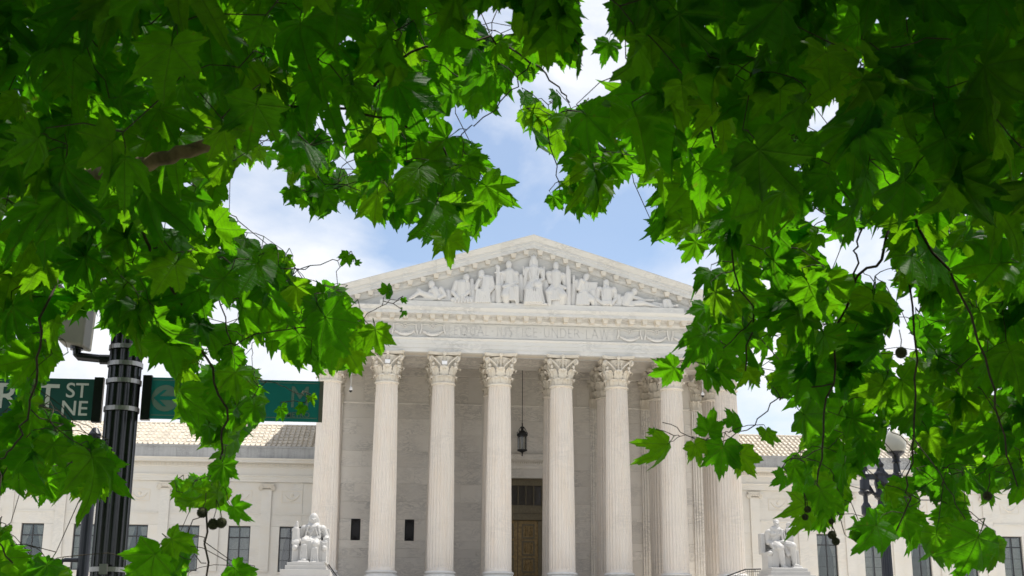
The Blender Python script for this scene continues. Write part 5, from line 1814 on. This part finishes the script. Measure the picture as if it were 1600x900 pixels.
LEAF_PAR = [(1, 0.25, 0.20, 0.10, 0.0), (2, 0.10, 0.30, 0.16, 0.0), (3, -0.15, 0.25, 0.12, 0.3), (4, 0.45, 0.15, 0.08, 0.0), (5, 0.20, 0.40, 0.20, 0.4), (6, 0.05, 0.12, 0.18, 0.0), (7, 0.70, 0.25, 0.10, 0.6), (8, 0.30, 0.10, 0.22, 0.2), (9, 1.1, 0.3, 0.12, 0.3), (10, -0.35, 0.5, 0.25, 0.5), (11, 0.35, 0.6, 0.14, 1.0), (12, 0.15, 0.35, 0.30, 0.2)]
LEAVES = [leaf_mesh(*q) for q in LEAF_PAR]
LEAF_ME = [to_mesh('leaf', *q) for q in LEAVES]
LEAF_NP = [np.array(q[0]) for q in LEAVES]
N_OUT = len(leaf_outline(random.Random(0))) * 2 - 1
LEAF_EDGE = [q[1 + 2 * N_OUT:1 + 3 * N_OUT] for q in LEAF_NP]
LEAF_IN = [q[0:1 + 2 * N_OUT] for q in LEAF_NP]
SMALL = [leaf_mesh(20 + k, 0.3, 0.2, 0.15, 0.1, rings=(1.0,), simple=True) for k in range(3)]     # plainer blades for the far crown

# where foliage hangs in the view (photograph pixels; each blade gets a distance of its own)
P_LEFT = [(-420, -420), (905, -420), (900, -10), (920, 20), (905, 50), (922, 80), (915, 130), (890, 120), (860, 100), (845, 108), (835, 125), (800, 135), (792, 160), (765, 172), (737, 195), (718, 165), (706, 180), (706, 215), (735, 212), (765, 240), (770, 272), (792, 277), (814, 292), (790, 310), (797, 332), (772, 335), (768, 366), (742, 372), (735, 385), (718, 398), (685, 404), (668, 392), (650, 350), (610, 358), (573, 345), (587, 320), (560, 342), (545, 343), (537, 310), (515, 340), (490, 343), (472, 320), (455, 326), (430, 310), (434, 288), (460, 272), (480, 280), (500, 272), (420, 268), (405, 262), (385, 270), (375, 262), (355, 268), (372, 291), (353, 303), (365, 347), (400, 377), (420, 383), (455, 397), (462, 430), (475, 450), (495, 438), (540, 440), (558, 470), (560, 500), (585, 510), (600, 500), (616, 515), (612, 545), (615, 560), (585, 553), (553, 593), (540, 575), (512, 590), (500, 600), (480, 570), (462, 598), (445, 570), (445, 545), (415, 550), (400, 535), (375, 540), (395, 565), (413, 590), (425, 630), (410, 640), (428, 655), (395, 672), (378, 700), (375, 740), (358, 765), (378, 790), (395, 800), (388, 822), (370, 810), (350, 800), (335, 800), (322, 795), (300, 800), (258, 797), (275, 765), (257, 755), (270, 735), (300, 735), (325, 735), (335, 700), (320, 690), (285, 700), (300, 675), (265, 655), (275, 620), (257, 570), (240, 580), (225, 560), (205, 555), (195, 540), (190, 520), (152, 534), (155, 510), (160, 495), (145, 490), (120, 505), (100, 500), (98, 540), (95, 570), (85, 592), (74, 605), (72, 650), (95, 650), (130, 672), (145, 680), (160, 690), (202, 705), (175, 725), (202, 777), (160, 782), (140, 795), (110, 770), (100, 790), (70, 800), (45, 775), (25, 770), (0, 775), (-420, 790)]
P_LEFT2 = [[(-420, 815), (15, 815), (30, 840), (35, 870), (60, 862), (115, 890), (118, 1010), (-420, 1010)],
           [(186, 880), (200, 866), (240, 853), (262, 850), (256, 838), (306, 832), (314, 856), (300, 890), (312, 1010), (190, 1010)],
           [(340, 905), (365, 885), (385, 880), (410, 893), (420, 1000), (335, 1000)]]
H_LEFT = [[(490, 205), (505, 168), (520, 162), (535, 172), (545, 200), (530, 212), (510, 205)], [(378, 205), (400, 198), (430, 178), (437, 205), (432, 235), (410, 225), (385, 215)], [(577, 165), (597, 160), (595, 180), (580, 185)],
          [(255, 322), (270, 325), (278, 355), (262, 365), (250, 345)], [(525, 243), (545, 245), (575, 262), (555, 272), (525, 265)], [(335, 468), (365, 480), (372, 500), (350, 505), (330, 500)], [(18, 335), (32, 335), (30, 360), (12, 355)],
          [(740, 22), (800, 12), (815, 40), (790, 55), (750, 45)], [(38, 424), (62, 422), (55, 436), (36, 436)], [(-30, 596), (14, 596), (14, 650), (-30, 650)]]
P_RIGHT = [(955, -420), (945, 10), (950, 45), (978, 67), (983, 95), (967, 133), (945, 147), (912, 155), (885, 168), (850, 160), (835, 138), (805, 138), (812, 155), (795, 202), (828, 205), (832, 222), (858, 240), (884, 247), (872, 270), (883, 285), (857, 300), (858, 318), (890, 333), (905, 330), (918, 352), (935, 345), (950, 325), (965, 290), (985, 278), (1000, 283), (1020, 300), (1012, 340), (997, 378), (1038, 383), (1060, 375), (1085, 372), (1113, 392), (1131, 428), (1133, 459), (1091, 485), (1097, 510), (1062, 548), (1090, 560), (1092, 610), (1113, 590), (1140, 605), (1160, 620), (1185, 600), (1213, 657), (1247, 630), (1233, 660), (1257, 690), (1222, 722), (1205, 757), (1240, 763), (1227, 775), (1235, 805), (1262, 842), (1290, 832), (1312, 813), (1335, 797), (1328, 757), (1372, 725), (1372, 800), (1322, 808), (1325, 865), (1363, 868), (1383, 840), (1413, 863), (1437, 882), (1457, 867), (1475, 892), (1500, 900), (1530, 892), (1570, 884), (1585, 857), (1570, 833), (1530, 835), (1545, 800), (1577, 787), (1600, 785), (2050, 800), (2050, -420)]
P_RIGHT2 = [[(1010, 585), (1020, 560), (1055, 566), (1078, 575), (1068, 594), (1045, 604)]]
H_RIGHT = [[(1268, 140), (1285, 148), (1312, 178), (1300, 195), (1275, 172)], [(1260, 198), (1276, 194), (1276, 216), (1262, 216)], [(1343, 362), (1370, 356), (1388, 400), (1398, 432), (1360, 447), (1336, 430)], [(1255, 332), (1282, 328), (1282, 350), (1256, 352)],
           [(1280, 382), (1300, 380), (1300, 402), (1282, 404)], [(1405, 455), (1432, 468), (1438, 486), (1415, 488)], [(1375, 535), (1400, 515), (1418, 528), (1438, 555), (1400, 562)], [(1115, 293), (1125, 278), (1137, 288), (1122, 307)],
           [(1440, 778), (1460, 772), (1472, 800), (1440, 812)], [(1515, 785), (1530, 780), (1548, 800), (1530, 836)], [(1387, 680), (1418, 680), (1418, 712), (1385, 712)], [(1530, 535), (1555, 530), (1548, 555)]]
RES = 4
U0, V0, U1, V1 = -424, -424, 2060, 1012
GW, GH = (U1 - U0) // RES, (V1 - V0) // RES


def raster(polys, holes=()):
    gu, gv = np.meshgrid(U0 + RES * (np.arange(GW) + 0.5), V0 + RES * (np.arange(GH) + 0.5))

    def inside(poly):
        r_ = np.zeros(gu.shape, bool)
        n = len(poly)
        for i in range(n):
            x0, y0 = poly[i]
            x1, y1 = poly[(i + 1) % n]
            if y0 == y1:
                continue
            c_ = ((y0 > gv) != (y1 > gv)) & (gu < (x1 - x0) * (gv - y0) / (y1 - y0) + x0)
            r_ ^= c_
        return r_
    m = np.zeros(gu.shape, bool)
    for p_ in polys:
        m |= inside(p_)
    for p_ in holes:
        m &= ~inside(p_)
    return m


npR, npU, npF, npC = (np.array(v[:]) for v in (RT, UP, FW, CAM))


def np_proj(P):
    v = P - npC
    d = v @ npF
    return 800 + FPX * (v @ npR) / d, 450 - FPX * (v @ npU) / d


def leaf_frame(rng, lean, tilt):
    """axes of a hanging blade: tip mostly down, face roughly towards the street, turned by lean (in view) and tilt"""
    a = R(lean)
    t = Vector((math.sin(a), rng.uniform(-0.75, 0.30), -math.cos(a))).normalized()
    nrm = Vector((rng.gauss(0, tilt), -1.0, rng.gauss(-0.6, tilt)))
    nrm = (nrm - t * nrm.dot(t)).normalized()
    x = t.cross(nrm)
    return np.array([x[:], t[:], nrm[:]]).T        # columns


def inner_distance(mask_all):
    """how deep (px) each place lies inside the foliage, counted from the open middle of the view"""
    st = 4                                   # coarse cells of 16 px
    c = mask_all[:GH // st * st, :GW // st * st].reshape(GH // st, st, GW // st, st).mean(axis=(1, 3)) > 0.35
    # forget small gaps: only cells joined to the big opening count as open
    op = ~c
    seen = np.zeros_like(op)
    j0, i0 = int((420 - V0) // (RES * st)), int((900 - U0) // (RES * st))
    seen[j0, i0] = True
    for _ in range(400):
        g = seen.copy()
        g[1:] |= seen[:-1]; g[:-1] |= seen[1:]; g[:, 1:] |= seen[:, :-1]; g[:, :-1] |= seen[:, 1:]
        g &= op
        if (g == seen).all():
            break
        seen = g
    dist = np.where(seen, 0.0, 1e9)
    front = seen.copy()
    for k in range(1, 60):
        g = front.copy()
        g[1:] |= front[:-1]; g[:-1] |= front[1:]; g[:, 1:] |= front[:, :-1]; g[:, :-1] |= front[:, 1:]
        dist[g & ~front] = k * RES * st
        front = g
    dist[dist > 1e8] = 900
    return dist


def depth_range(u, v):
    """distance from the camera: the shaded upper boughs reach close, the sunlit ends hang farther out"""
    j = min(INNER.shape[0] - 1, max(0, int((v - V0) // (RES * 4))))
    i = min(INNER.shape[1] - 1, max(0, int((u - U0) // (RES * 4))))
    e = max(0.0, 1 - INNER[j, i] / 200.0)
    k = max(e, min(1, max(0, (v - 230) / 400.0)))
    return (2.95 + 1.4 * k, 3.95 + 1.9 * k)


CLEAR = [(215, 345, 190, 300, 3.42)]      # a bare piece of bough shows here


def place_leaves(mask, seed, target, passes, fixed=()):
    rng = random.Random(seed)
    cov = np.zeros(mask.shape, np.int16)
    got = []

    def stamp(u, v):
        # fill the outline polygon coarsely
        i0, i1 = max(0, int((u.min() - U0) // RES)), min(GW, int((u.max() - U0) // RES) + 1)
        j0, j1 = max(0, int((v.min() - V0) // RES)), min(GH, int((v.max() - V0) // RES) + 1)
        if i1 <= i0 or j1 <= j0:
            return
        gu, gv = np.meshgrid(U0 + RES * (np.arange(i0, i1) + 0.5), V0 + RES * (np.arange(j0, j1) + 0.5))
        r_ = np.zeros(gu.shape, bool)
        n = len(u)
        for i in range(n):
            x0, y0, x1, y1 = u[i], v[i], u[(i + 1) % n], v[(i + 1) % n]
            if abs(y0 - y1) < 1e-9:
                continue
            r_ ^= ((y0 > gv) != (y1 > gv)) & (gu < (x1 - x0) * (gv - y0) / (y1 - y0) + x0)
        cov[j0:j1, i0:i1] += r_

    def attempt(u, v, force=None, back=False):
        # blade centre near u, v
        lo, hi = depth_range(u, v)
        dist = rng.uniform(lo, hi)
        size = rng.choice((0.075, 0.095, 0.11, 0.12, 0.13, 0.145))
        lean = rng.gauss(0, 32)
        tilt = 0.75
        k = rng.randrange(len(LEAF_ME))
        if back:
            dist, size = rng.uniform(4.3, 6.0), rng.uniform(0.14, 0.18)  # added backing layer of blades, keeps sky light off the nearer ones
        if force:
            dist, size, lean, tilt = force
        ray = FW + RT * ((u - 800) / FPX) - UP * ((v - 450) / FPX)
        c = CAM + ray * (dist / ray.dot(FW))
        M = leaf_frame(rng, lean, tilt)
        org = np.array(c[:]) - M[:, 1] * (0.42 + 0.35) * size
        e = org + (LEAF_EDGE[k] * size) @ M.T
        pu, pv = np_proj(e)
        if not force:
            ii = ((pu - U0) // RES).astype(int)
            jj = ((pv - V0) // RES).astype(int)
            ok = (ii >= 0) & (ii < GW) & (jj >= 0) & (jj < GH)
            if not ok.all():
                return False
            if mask[jj, ii].mean() < 0.90:
                return False
            iu, iv = np_proj(org + (LEAF_IN[k] * size) @ M.T)
            if mask[np.clip(((iv - V0) // RES).astype(int), 0, GH - 1), np.clip(((iu - U0) // RES).astype(int), 0, GW - 1)].mean() < 0.93:
                return False
            for (x0, x1, y0, y1, dm) in CLEAR:
                if dist < dm and x0 < pu.mean() < x1 and y0 < pv.mean() < y1:
                    return False
        stamp(pu, pv)
        got.append((org, M, size, k, float(pu.mean()), float(pv.mean()), dist))
        return True
    for u, v, d, s_, ln_ in fixed:
        attempt(u, v, (d + 0.4, s_ * (1 + 0.4 / d), ln_, 0.3))
    ys, xs = np.nonzero(mask)
    vv = V0 + RES * (ys + 0.5)
    for ps in range(passes):
        for it in range(60):
            need = np.nonzero((cov[ys, xs] <= ps) & (vv > -60 - 150 * (ps == 0)))[0]
            tot = np.count_nonzero(vv > -60 - 150 * (ps == 0))
            tg_ = (target, target - 0.25, 0.75)[ps]
            if len(need) < (1 - tg_) * tot:
                break
            n_try = min(len(need), 160)
            fails = 0
            for _ in range(n_try):
                q = need[rng.randrange(len(need))]
                if cov[ys[q], xs[q]] > ps:
                    continue
                u, v = U0 + RES * (xs[q] + rng.random()), V0 + RES * (ys[q] + rng.random())
                if (ps == 1 and v > 330 and rng.random() < 0.6) or (ps == 2 and INNER[min(INNER.shape[0] - 1, int((v - V0) // 16)), min(INNER.shape[1] - 1, int((u - U0) // 16))] < 120):
                    continue
                for _t in range(5):
                    if attempt(u + rng.uniform(-25, 25), v + rng.uniform(-25, 25), None, ps == 2):
                        break
    return got


def view(u, v, d):
    ray = FW + RT * ((u - 800) / FPX) - UP * ((v - 450) / FPX)
    return CAM + ray * (d / ray.dot(FW))


def wiggle(pts, rng, amp, sub=4):
    out_ = []
    for a, b in zip(pts[:-1], pts[1:]):
        for i in range(sub):
            t = i / sub
            q = a.lerp(b, t)
            if i or out_:
                q = q + Vector((rng.gauss(0, amp), rng.gauss(0, amp), rng.gauss(0, amp)))
            out_.append(q)
    out_.append(pts[-1])
    return out_


def plane_tree(label, root, crown_c, crown_r, mask, seed, fixed, branches, balls, n_crown, limbs):
    rng = random.Random(seed)
    t = thing('plane_tree', label, 'tree', root)
    o0 = Vector(root)
    # trunk
    fork = Vector((root[0] + (crown_c[0] - root[0]) * 0.25, root[1] + (crown_c[1] - root[1]) * 0.25, 4.4))
    tr = MB()
    path = wiggle([Vector((0, 0, -0.05)), Vector((0.05, 0.03, 1.6)), fork - o0, Vector(crown_c) - o0 + Vector((0, 0, 2.2))], rng, 0.03, 5)
    tr.tube(path, [0.30 * (1 - 0.85 * (i / (len(path) - 1)) ** 1.3) + (0.12 if i == 0 else 0) for i in range(len(path))], 12)
    tr.build('trunk', 'bark', t, smooth=True)
    nodes, nrad = [], []

    def branch(pts, r0, r1, name='branch', mat='twig_bark', amp=0.012, sub=4):
        q = wiggle(pts, rng, amp, sub)
        n = len(q)
        rr = [r0 + (r1 - r0) * (i / (n - 1)) ** 0.8 for i in range(n)]
        MB().tube([p_ - o0 for p_ in q], rr, 7 if r0 > 0.012 else 5).build(name, mat, t, smooth=True)
        for i in range(n - 1):
            for s_ in (0, 0.5):
                nodes.append(np.array(q[i].lerp(q[i + 1], s_)[:]))
        nodes.append(np.array(q[-1][:]))
    for pts, r0, r1 in limbs:
        branch([fork] + [Vector(p_) for p_ in pts], r0, r1, 'limb', 'bark', 0.03, 5)
    for pts, r0, r1 in branches:
        bough = r0 > 0.02
        branch([view(u_, v_, d_ + (0.12 if bough else 0.5)) for u_, v_, d_ in pts], r0 * (1 if bough else 0.55), r1 * 0.8, mat='bark' if bough else 'twig_bark', amp=0.0025 if bough else 0.006)
    # blades
    got = place_leaves(mask, seed, 0.97, 3, fixed)
    inview = [g for g in got if -20 < g[4] < 1620 and -20 < g[5] < 920]
    outview = [g for g in got if not (-20 < g[4] < 1620 and -20 < g[5] < 920)]
    inview.sort(key=lambda g: -(g[2] / g[6]) * (1.0 + 0.6 * (g[5] > 150)))
    for g in inview[:300]:
        org, M, size, k = g[:4]
        o = bpy.data.objects.new('leaf', LEAF_ME[k])
        COL.objects.link(o)
        o.parent = t
        mw = Matrix(((M[0, 0] * size, M[0, 1] * size, M[0, 2] * size, org[0] - o0.x), (M[1, 0] * size, M[1, 1] * size, M[1, 2] * size, org[1] - o0.y), (M[2, 0] * size, M[2, 1] * size, M[2, 2] * size, org[2] - o0.z), (0, 0, 0, 1)))
        o.matrix_local = mw
    V, Fc, UVs = [], [], []
    cnt = 0

    def put(src, org, M, size):
        nonlocal cnt
        v = np.array(src[0]) * size @ M.T + org - np.array(o0[:])
        V.append(v)
        Fc.extend(tuple(i + cnt for i in q) for q in src[1])
        UVs.extend(src[2])
        cnt += len(v)
    for g in inview[300:] + outview:
        put(LEAVES[g[3]], g[0], g[1], g[2])
    # the rest of the crown, above and beside the view, shaped and packed to shade the boughs
    cc, cr_ = np.array(crown_c), np.array(crown_r)
    made = 0
    while made < n_crown:
        p_ = np.array([rng.gauss(0, 1) for _ in range(3)])
        p_ = p_ / np.linalg.norm(p_) * (rng.random() ** 0.45)
        if p_[2] < -0.8:
            continue
        p_ = np.sign(p_) * np.abs(p_) ** 0.62
        w_ = cc + p_ * cr_
        d = (w_ - npC) @ npF
        if np.linalg.norm(w_ - npC) < 1.6:
            continue
        if d > 0.2:
            u, v = np_proj(w_[None])
            m_ = 0.24 * FPX / d
            if -m_ < u[0] < 1600 + m_ and -m_ < v[0] < 900 + m_:
                continue
        M = leaf_frame(rng, rng.gauss(0, 60), 0.9)
        put(SMALL[made % 3], w_, M, rng.uniform(0.12, 0.17))
        made += 1
    me = to_mesh('foliage', np.concatenate(V), Fc, UVs, 'plane_foliage')
    link('foliage', me, t, kind='stuff')
    # fine twigs that carry the blades
    tw = MB()
    base = [np.array(g[0]) for g in inview]
    nd = np.array(nodes)
    todo = list(range(len(base)))
    dist = [float(np.min(np.linalg.norm(nd - b, axis=1))) for b in base]
    todo.sort(key=lambda i: dist[i])
    for i in todo:
        b = base[i]
        dd = np.linalg.norm(nd - b, axis=1) + 0.5 * np.maximum(0, b[2] - nd[:, 2])
        j = int(np.argmin(dd))
        a = nd[j]
        L_ = float(np.linalg.norm(a - b))
        mid = (a + b) / 2 + np.array([rng.gauss(0, 0.04) * L_, rng.gauss(0, 0.04) * L_, 0.08 * L_])
        m1 = a * 0.7 + b * 0.3 + np.array([rng.gauss(0, 0.05) * L_, 0, 0.05 * L_])
        r_ = min(0.0030, 0.0013 + 0.002 * L_)
        tw.tube([Vector(a) - o0, Vector(m1) - o0, Vector(mid) - o0, Vector(b) - o0], [r_ * 1.2, r_ * 1.05, r_, 0.0016], 4, cap=False)
        nd = np.vstack([nd, mid[None], b[None]])
    me = tw.mesh('twigs', 'twig_bark', smooth=True, fix=False)
    link('twigs', me, t, kind='stuff')
    for (u, v, d, r_, up_) in balls:
        up_ = (up_[0], up_[1], up_[2] + 0.4)
        r_, d = r_ * (1 + 0.4 / d), d + 0.4
        c = view(u, v, d)
        sb = MB()
        rr = random.Random(int(u))
        sb.sphere((0, 0, 0), r_, 12, 9)
        for k in range(110):
            th, ph = rr.uniform(0, 6.283), math.acos(rr.uniform(-1, 1))
            dv = Vector((math.sin(ph) * math.cos(th), math.sin(ph) * math.sin(th), math.cos(ph)))
            tn = dv.orthogonal().normalized() * r_ * 0.09
            sb.add([dv * r_ * 0.97 + tn, dv * r_ * 0.97 - tn, dv * r_ * 1.14], [(0, 1, 2)])
        o = sb.build('seed_ball', 'seed', t, smooth=False)
        o.location = c - o0
        s2 = view(*up_) - c
        MB().tube([(0, 0, r_ * 0.9), (s2.x * 0.5 + 0.004, s2.y * 0.5, s2.z * 0.55), s2], 0.0016, 4).build('stalk', 'twig_bark', o)
    return len(got), len(inview)


_gr = random.Random(5)


def gaps(n, u0, u1, v0, v1):
    out_ = []
    for _ in range(n):
        u, v, a, b = _gr.uniform(u0, u1), _gr.uniform(v0, v1), _gr.uniform(4, 12), _gr.uniform(5, 13)
        out_.append([(u + a * math.cos(t * 1.047) * _gr.uniform(0.7, 1.2), v + b * math.sin(t * 1.047) * _gr.uniform(0.7, 1.2)) for t in range(6)])
    return out_


H_LEFT += gaps(34, 0, 520, 260, 660)
H_RIGHT += gaps(42, 1150, 1600, 250, 800) + [[(1385, 678), (1420, 678), (1420, 745), (1385, 745)]]
mL = raster([P_LEFT] + P_LEFT2, H_LEFT)
mR = raster([P_RIGHT] + P_RIGHT2, H_RIGHT)
INNER = inner_distance(mL | mR)
# single blades at the fringe that can be told apart: u, v, distance, size, lean
FIX_L = [(540, 405, 4.2, 0.045, -30), (608, 452, 4.2, 0.045, 150), (632, 470, 4.2, 0.02, 20), (628, 490, 4.2, 0.026, 0), (560, 410, 4.2, 0.02, 80), (150, 735, 3.6, 0.135, 25), (170, 750, 3.7, 0.11, 60), (675, 335, 3.4, 0.13, -15), (700, 385, 3.8, 0.085, 10), (775, 300, 3.6, 0.10, 50),
         (520, 515, 3.6, 0.13, 30), (590, 530, 3.8, 0.08, 15), (455, 305, 4.0, 0.05, 20), (505, 310, 4.0, 0.085, 0), (330, 780, 3.8, 0.085, -35), (372, 800, 3.8, 0.07, 45), (350, 740, 3.8, 0.07, 10), (225, 880, 3.4, 0.10, -50), (280, 850, 3.4, 0.07, 60), (378, 898, 3.4, 0.07, 50), (105, 330, 2.9, 0.12, 5), (195, 262, 2.55, 0.085, 10), (160, 235, 2.55, 0.10, -25), (352, 215, 2.6, 0.085, 15), (395, 190, 2.6, 0.10, -10), (470, 640, 4.2, 0.035, -30), (488, 625, 4.2, 0.03, 20), (440, 645, 4.2, 0.05, 10)]
FIX_R = [(1035, 705, 3.9, 0.095, -40), (1110, 662, 3.9, 0.075, 175), (1150, 655, 3.9, 0.06, 150), (1128, 715, 3.9, 0.10, -10), (1165, 722, 3.9, 0.08, 30), (1090, 705, 3.9, 0.06, 20), (1018, 675, 3.9, 0.022, -60), (1202, 682, 3.8, 0.06, 10), (948, 78, 3.6, 0.065, -15), (1000, 200, 3.0, 0.13, 5), (1170, 180, 2.9, 0.125, -10), (1040, 580, 3.7, 0.075, -70), (1105, 590, 3.7, 0.065, 0),
         (1255, 805, 3.6, 0.10, -20), (1290, 780, 3.6, 0.08, 20), (1520, 865, 3.4, 0.125, -20), (1360, 835, 3.6, 0.10, -40), (1220, 748, 3.8, 0.055, -50), (870, 155, 3.7, 0.05, 0), (870, 315, 3.8, 0.05, 40), (1110, 435, 3.7, 0.085, -15), (1122, 470, 3.6, 0.09, 10), (1098, 490, 3.7, 0.075, -30), (1092, 535, 3.6, 0.09, -35), (1115, 550, 3.7, 0.08, 5), (1130, 590, 3.7, 0.075, 25), (1080, 390, 3.7, 0.07, -30)]
BR_L = [([(120, 275, 3.9), (190, 266, 3.5), (232, 254, 3.2), (280, 241, 3.15), (325, 226, 3.2), (370, 205, 3.5), (420, 180, 3.8)], 0.0215, 0.019),
        ([(190, 130, 3.7), (212, 320, 3.6), (235, 385, 3.5), (262, 430, 3.6), (285, 475, 3.7), (322, 560, 3.8), (352, 640, 3.8), (345, 700, 3.8), (322, 800, 3.75), (322, 905, 3.6)], 0.011, 0.004),
        ([(240, 388, 3.5), (276, 386, 3.6), (330, 400, 3.8), (395, 415, 3.95), (460, 423, 4.1), (520, 406, 4.2), (548, 400, 4.2)], 0.005, 0.002),
        ([(330, 400, 3.8), (340, 450, 3.8), (362, 540, 3.75), (400, 520, 3.7), (470, 510, 3.7), (540, 520, 3.7), (590, 510, 3.8)], 0.005, 0.002),
        ([(540, 520, 3.7), (575, 488, 4.0), (605, 472, 4.2), (630, 466, 4.2)], 0.003, 0.0015),
        ([(330, 228, 3.3), (420, 160, 3.2), (550, 170, 3.3), (620, 190, 3.4), (690, 230, 3.5), (720, 300, 3.6), (705, 370, 3.8)], 0.010, 0.003),
        ([(420, 160, 3.2), (480, 220, 3.7), (500, 270, 4.0), (480, 300, 4.0)], 0.004, 0.002),
        ([(550, 170, 3.3), (640, 80, 3.2), (760, 60, 3.2), (830, 95, 3.5), (872, 140, 3.7), (890, 160, 3.7)], 0.008, 0.003),
        ([(830, 95, 3.5), (800, 145, 3.5), (745, 195, 3.6), (706, 213, 3.6)], 0.0045, 0.002),
        ([(20, 250, 3.5), (85, 420, 3.6), (68, 500, 3.4), (55, 580, 3.5), (48, 640, 3.5), (20, 690, 3.5), (0, 720, 3.5), (-15, 830, 3.4), (20, 880, 3.4)], 0.009, 0.003),
        ([(48, 640, 3.5), (100, 680, 3.6), (150, 715, 3.6)], 0.004, 0.002),
        ([(322, 880, 3.6), (290, 870, 3.5), (225, 866, 3.4)], 0.003, 0.0015), ([(400, 590, 3.8), (420, 597, 3.9), (455, 610, 4.0), (480, 622, 4.0)], 0.003, 0.0015), ([(-60, -60, 3.4), (120, 60, 3.7), (300, 50, 3.8), (480, 70, 3.8), (620, 20, 3.8)], 0.010, 0.005)]
BR_R = [([(950, -10, 3.0), (1000, 40, 3.0), (1040, 75, 3.1), (1090, 130, 3.2), (1120, 230, 3.4), (1135, 310, 3.5), (1150, 420, 3.6), (1175, 500, 3.7), (1165, 580, 3.7)], 0.009, 0.003),
        ([(1040, 75, 3.1), (985, 110, 3.2), (940, 190, 3.5), (890, 170, 3.7), (850, 190, 3.7), (870, 260, 3.7), (880, 310, 3.8)], 0.006, 0.002),
        ([(1540, -20, 3.7), (1500, 100, 3.7), (1460, 180, 3.7), (1400, 300, 3.7), (1380, 400, 3.6), (1335, 435, 3.7), (1310, 500, 3.7), (1300, 600, 3.7), (1285, 700, 3.7), (1280, 770, 3.6), (1262, 790, 3.6)], 0.013, 0.003),
        ([(1335, 435, 3.7), (1340, 390, 3.7), (1347, 358, 3.7)], 0.006, 0.004), ([(1335, 435, 3.7), (1290, 440, 3.8), (1230, 480, 3.8), (1180, 500, 3.8)], 0.006, 0.002),
        ([(1300, 600, 3.7), (1240, 610, 3.8), (1215, 625, 3.9), (1180, 660, 3.9), (1130, 695, 3.9), (1070, 680, 3.9), (1035, 660, 3.9)], 0.005, 0.0018),
        ([(1070, 680, 3.9), (1045, 690, 3.9)], 0.002, 0.0015), ([(1400, 300, 3.3), (1420, 400, 3.5), (1430, 560, 3.6), (1425, 680, 3.6), (1420, 760, 3.6), (1418, 790, 3.6), (1400, 830, 3.6)], 0.007, 0.003),
        ([(1425, 680, 3.6), (1480, 760, 3.5), (1520, 820, 3.4), (1545, 870, 3.4)], 0.004, 0.002), ([(1400, 300, 3.3), (1480, 420, 3.2), (1540, 560, 3.2), (1560, 660, 3.3), (1590, 760, 3.3)], 0.009, 0.003),
        ([(1175, 500, 3.7), (1130, 545, 3.7), (1085, 560, 3.7), (1050, 565, 3.7)], 0.004, 0.0018), ([(1285, 700, 3.7), (1240, 715, 3.8), (1215, 735, 3.8)], 0.003, 0.002)]
BALL_L = [(316, 801, 3.75, 0.0150, (322, 770, 3.76)), (333, 819, 3.75, 0.0155, (338, 780, 3.76)), (346, 817, 3.75, 0.0150, (338, 780, 3.76))]
BALL_R = [(1262, 796, 3.6, 0.0095, (1256, 770, 3.62)), (1258, 808, 3.6, 0.0090, (1256, 770, 3.62)), (1300, 836, 3.6, 0.0120, (1299, 800, 3.62)), (1306, 846, 3.6, 0.0110, (1300, 820, 3.62)), (1299, 815, 3.6, 0.008, (1292, 790, 3.62)), (1543, 775, 3.4, 0.0120, (1546, 740, 3.42)), (1408, 551, 3.6, 0.016, (1405, 515, 3.6))]
RL, RRt = (-14.6, -98.0, 0.0), (-6.2, -98.2, 0.0)
print('leaves', plane_tree('plane tree on the left whose leafy boughs hang over the street signs', RL, (-13.2, -98.6, 6.2), (4.0, 3.2, 2.9), mL, 11, FIX_L, BR_L, BALL_L, 22000,
                 [([(-13.2, -97.0, 4.9), tuple(view(-60, -60, 3.6))], 0.08, 0.013), ([(-13.3, -96.0, 4.6), tuple(view(120, 275, 4.02))], 0.08, 0.0215), ([(-13.6, -96.2, 4.6), tuple(view(20, 250, 3.7))], 0.05, 0.01), ([(-12.8, -95.9, 5.2), tuple(view(190, 130, 3.9))], 0.05, 0.012), ([(-14.2, -95.6, 6.2), (-13.4, -94.8, 7.4)], 0.1, 0.03), ([(-15.2, -97.2, 6.4), (-16.0, -96.6, 7.6)], 0.1, 0.03)]))
print('leaves', plane_tree('plane tree on the right whose dense boughs hide the right wing', RRt, (-7.2, -98.6, 6.2), (4.4, 3.2, 2.9), mR, 23, FIX_R, BR_R, BALL_R, 23000,
                 [([(-8.4, -97.4, 4.8), tuple(view(950, -10, 3.0))], 0.1, 0.010), ([(-7.6, -97.2, 4.6), tuple(view(1540, -20, 3.9))], 0.1, 0.014), ([(-6.4, -95.8, 6.0), (-7.0, -94.6, 7.2)], 0.1, 0.03), ([(-5.2, -97.4, 6.4), (-4.6, -96.6, 7.4)], 0.1, 0.03)]))
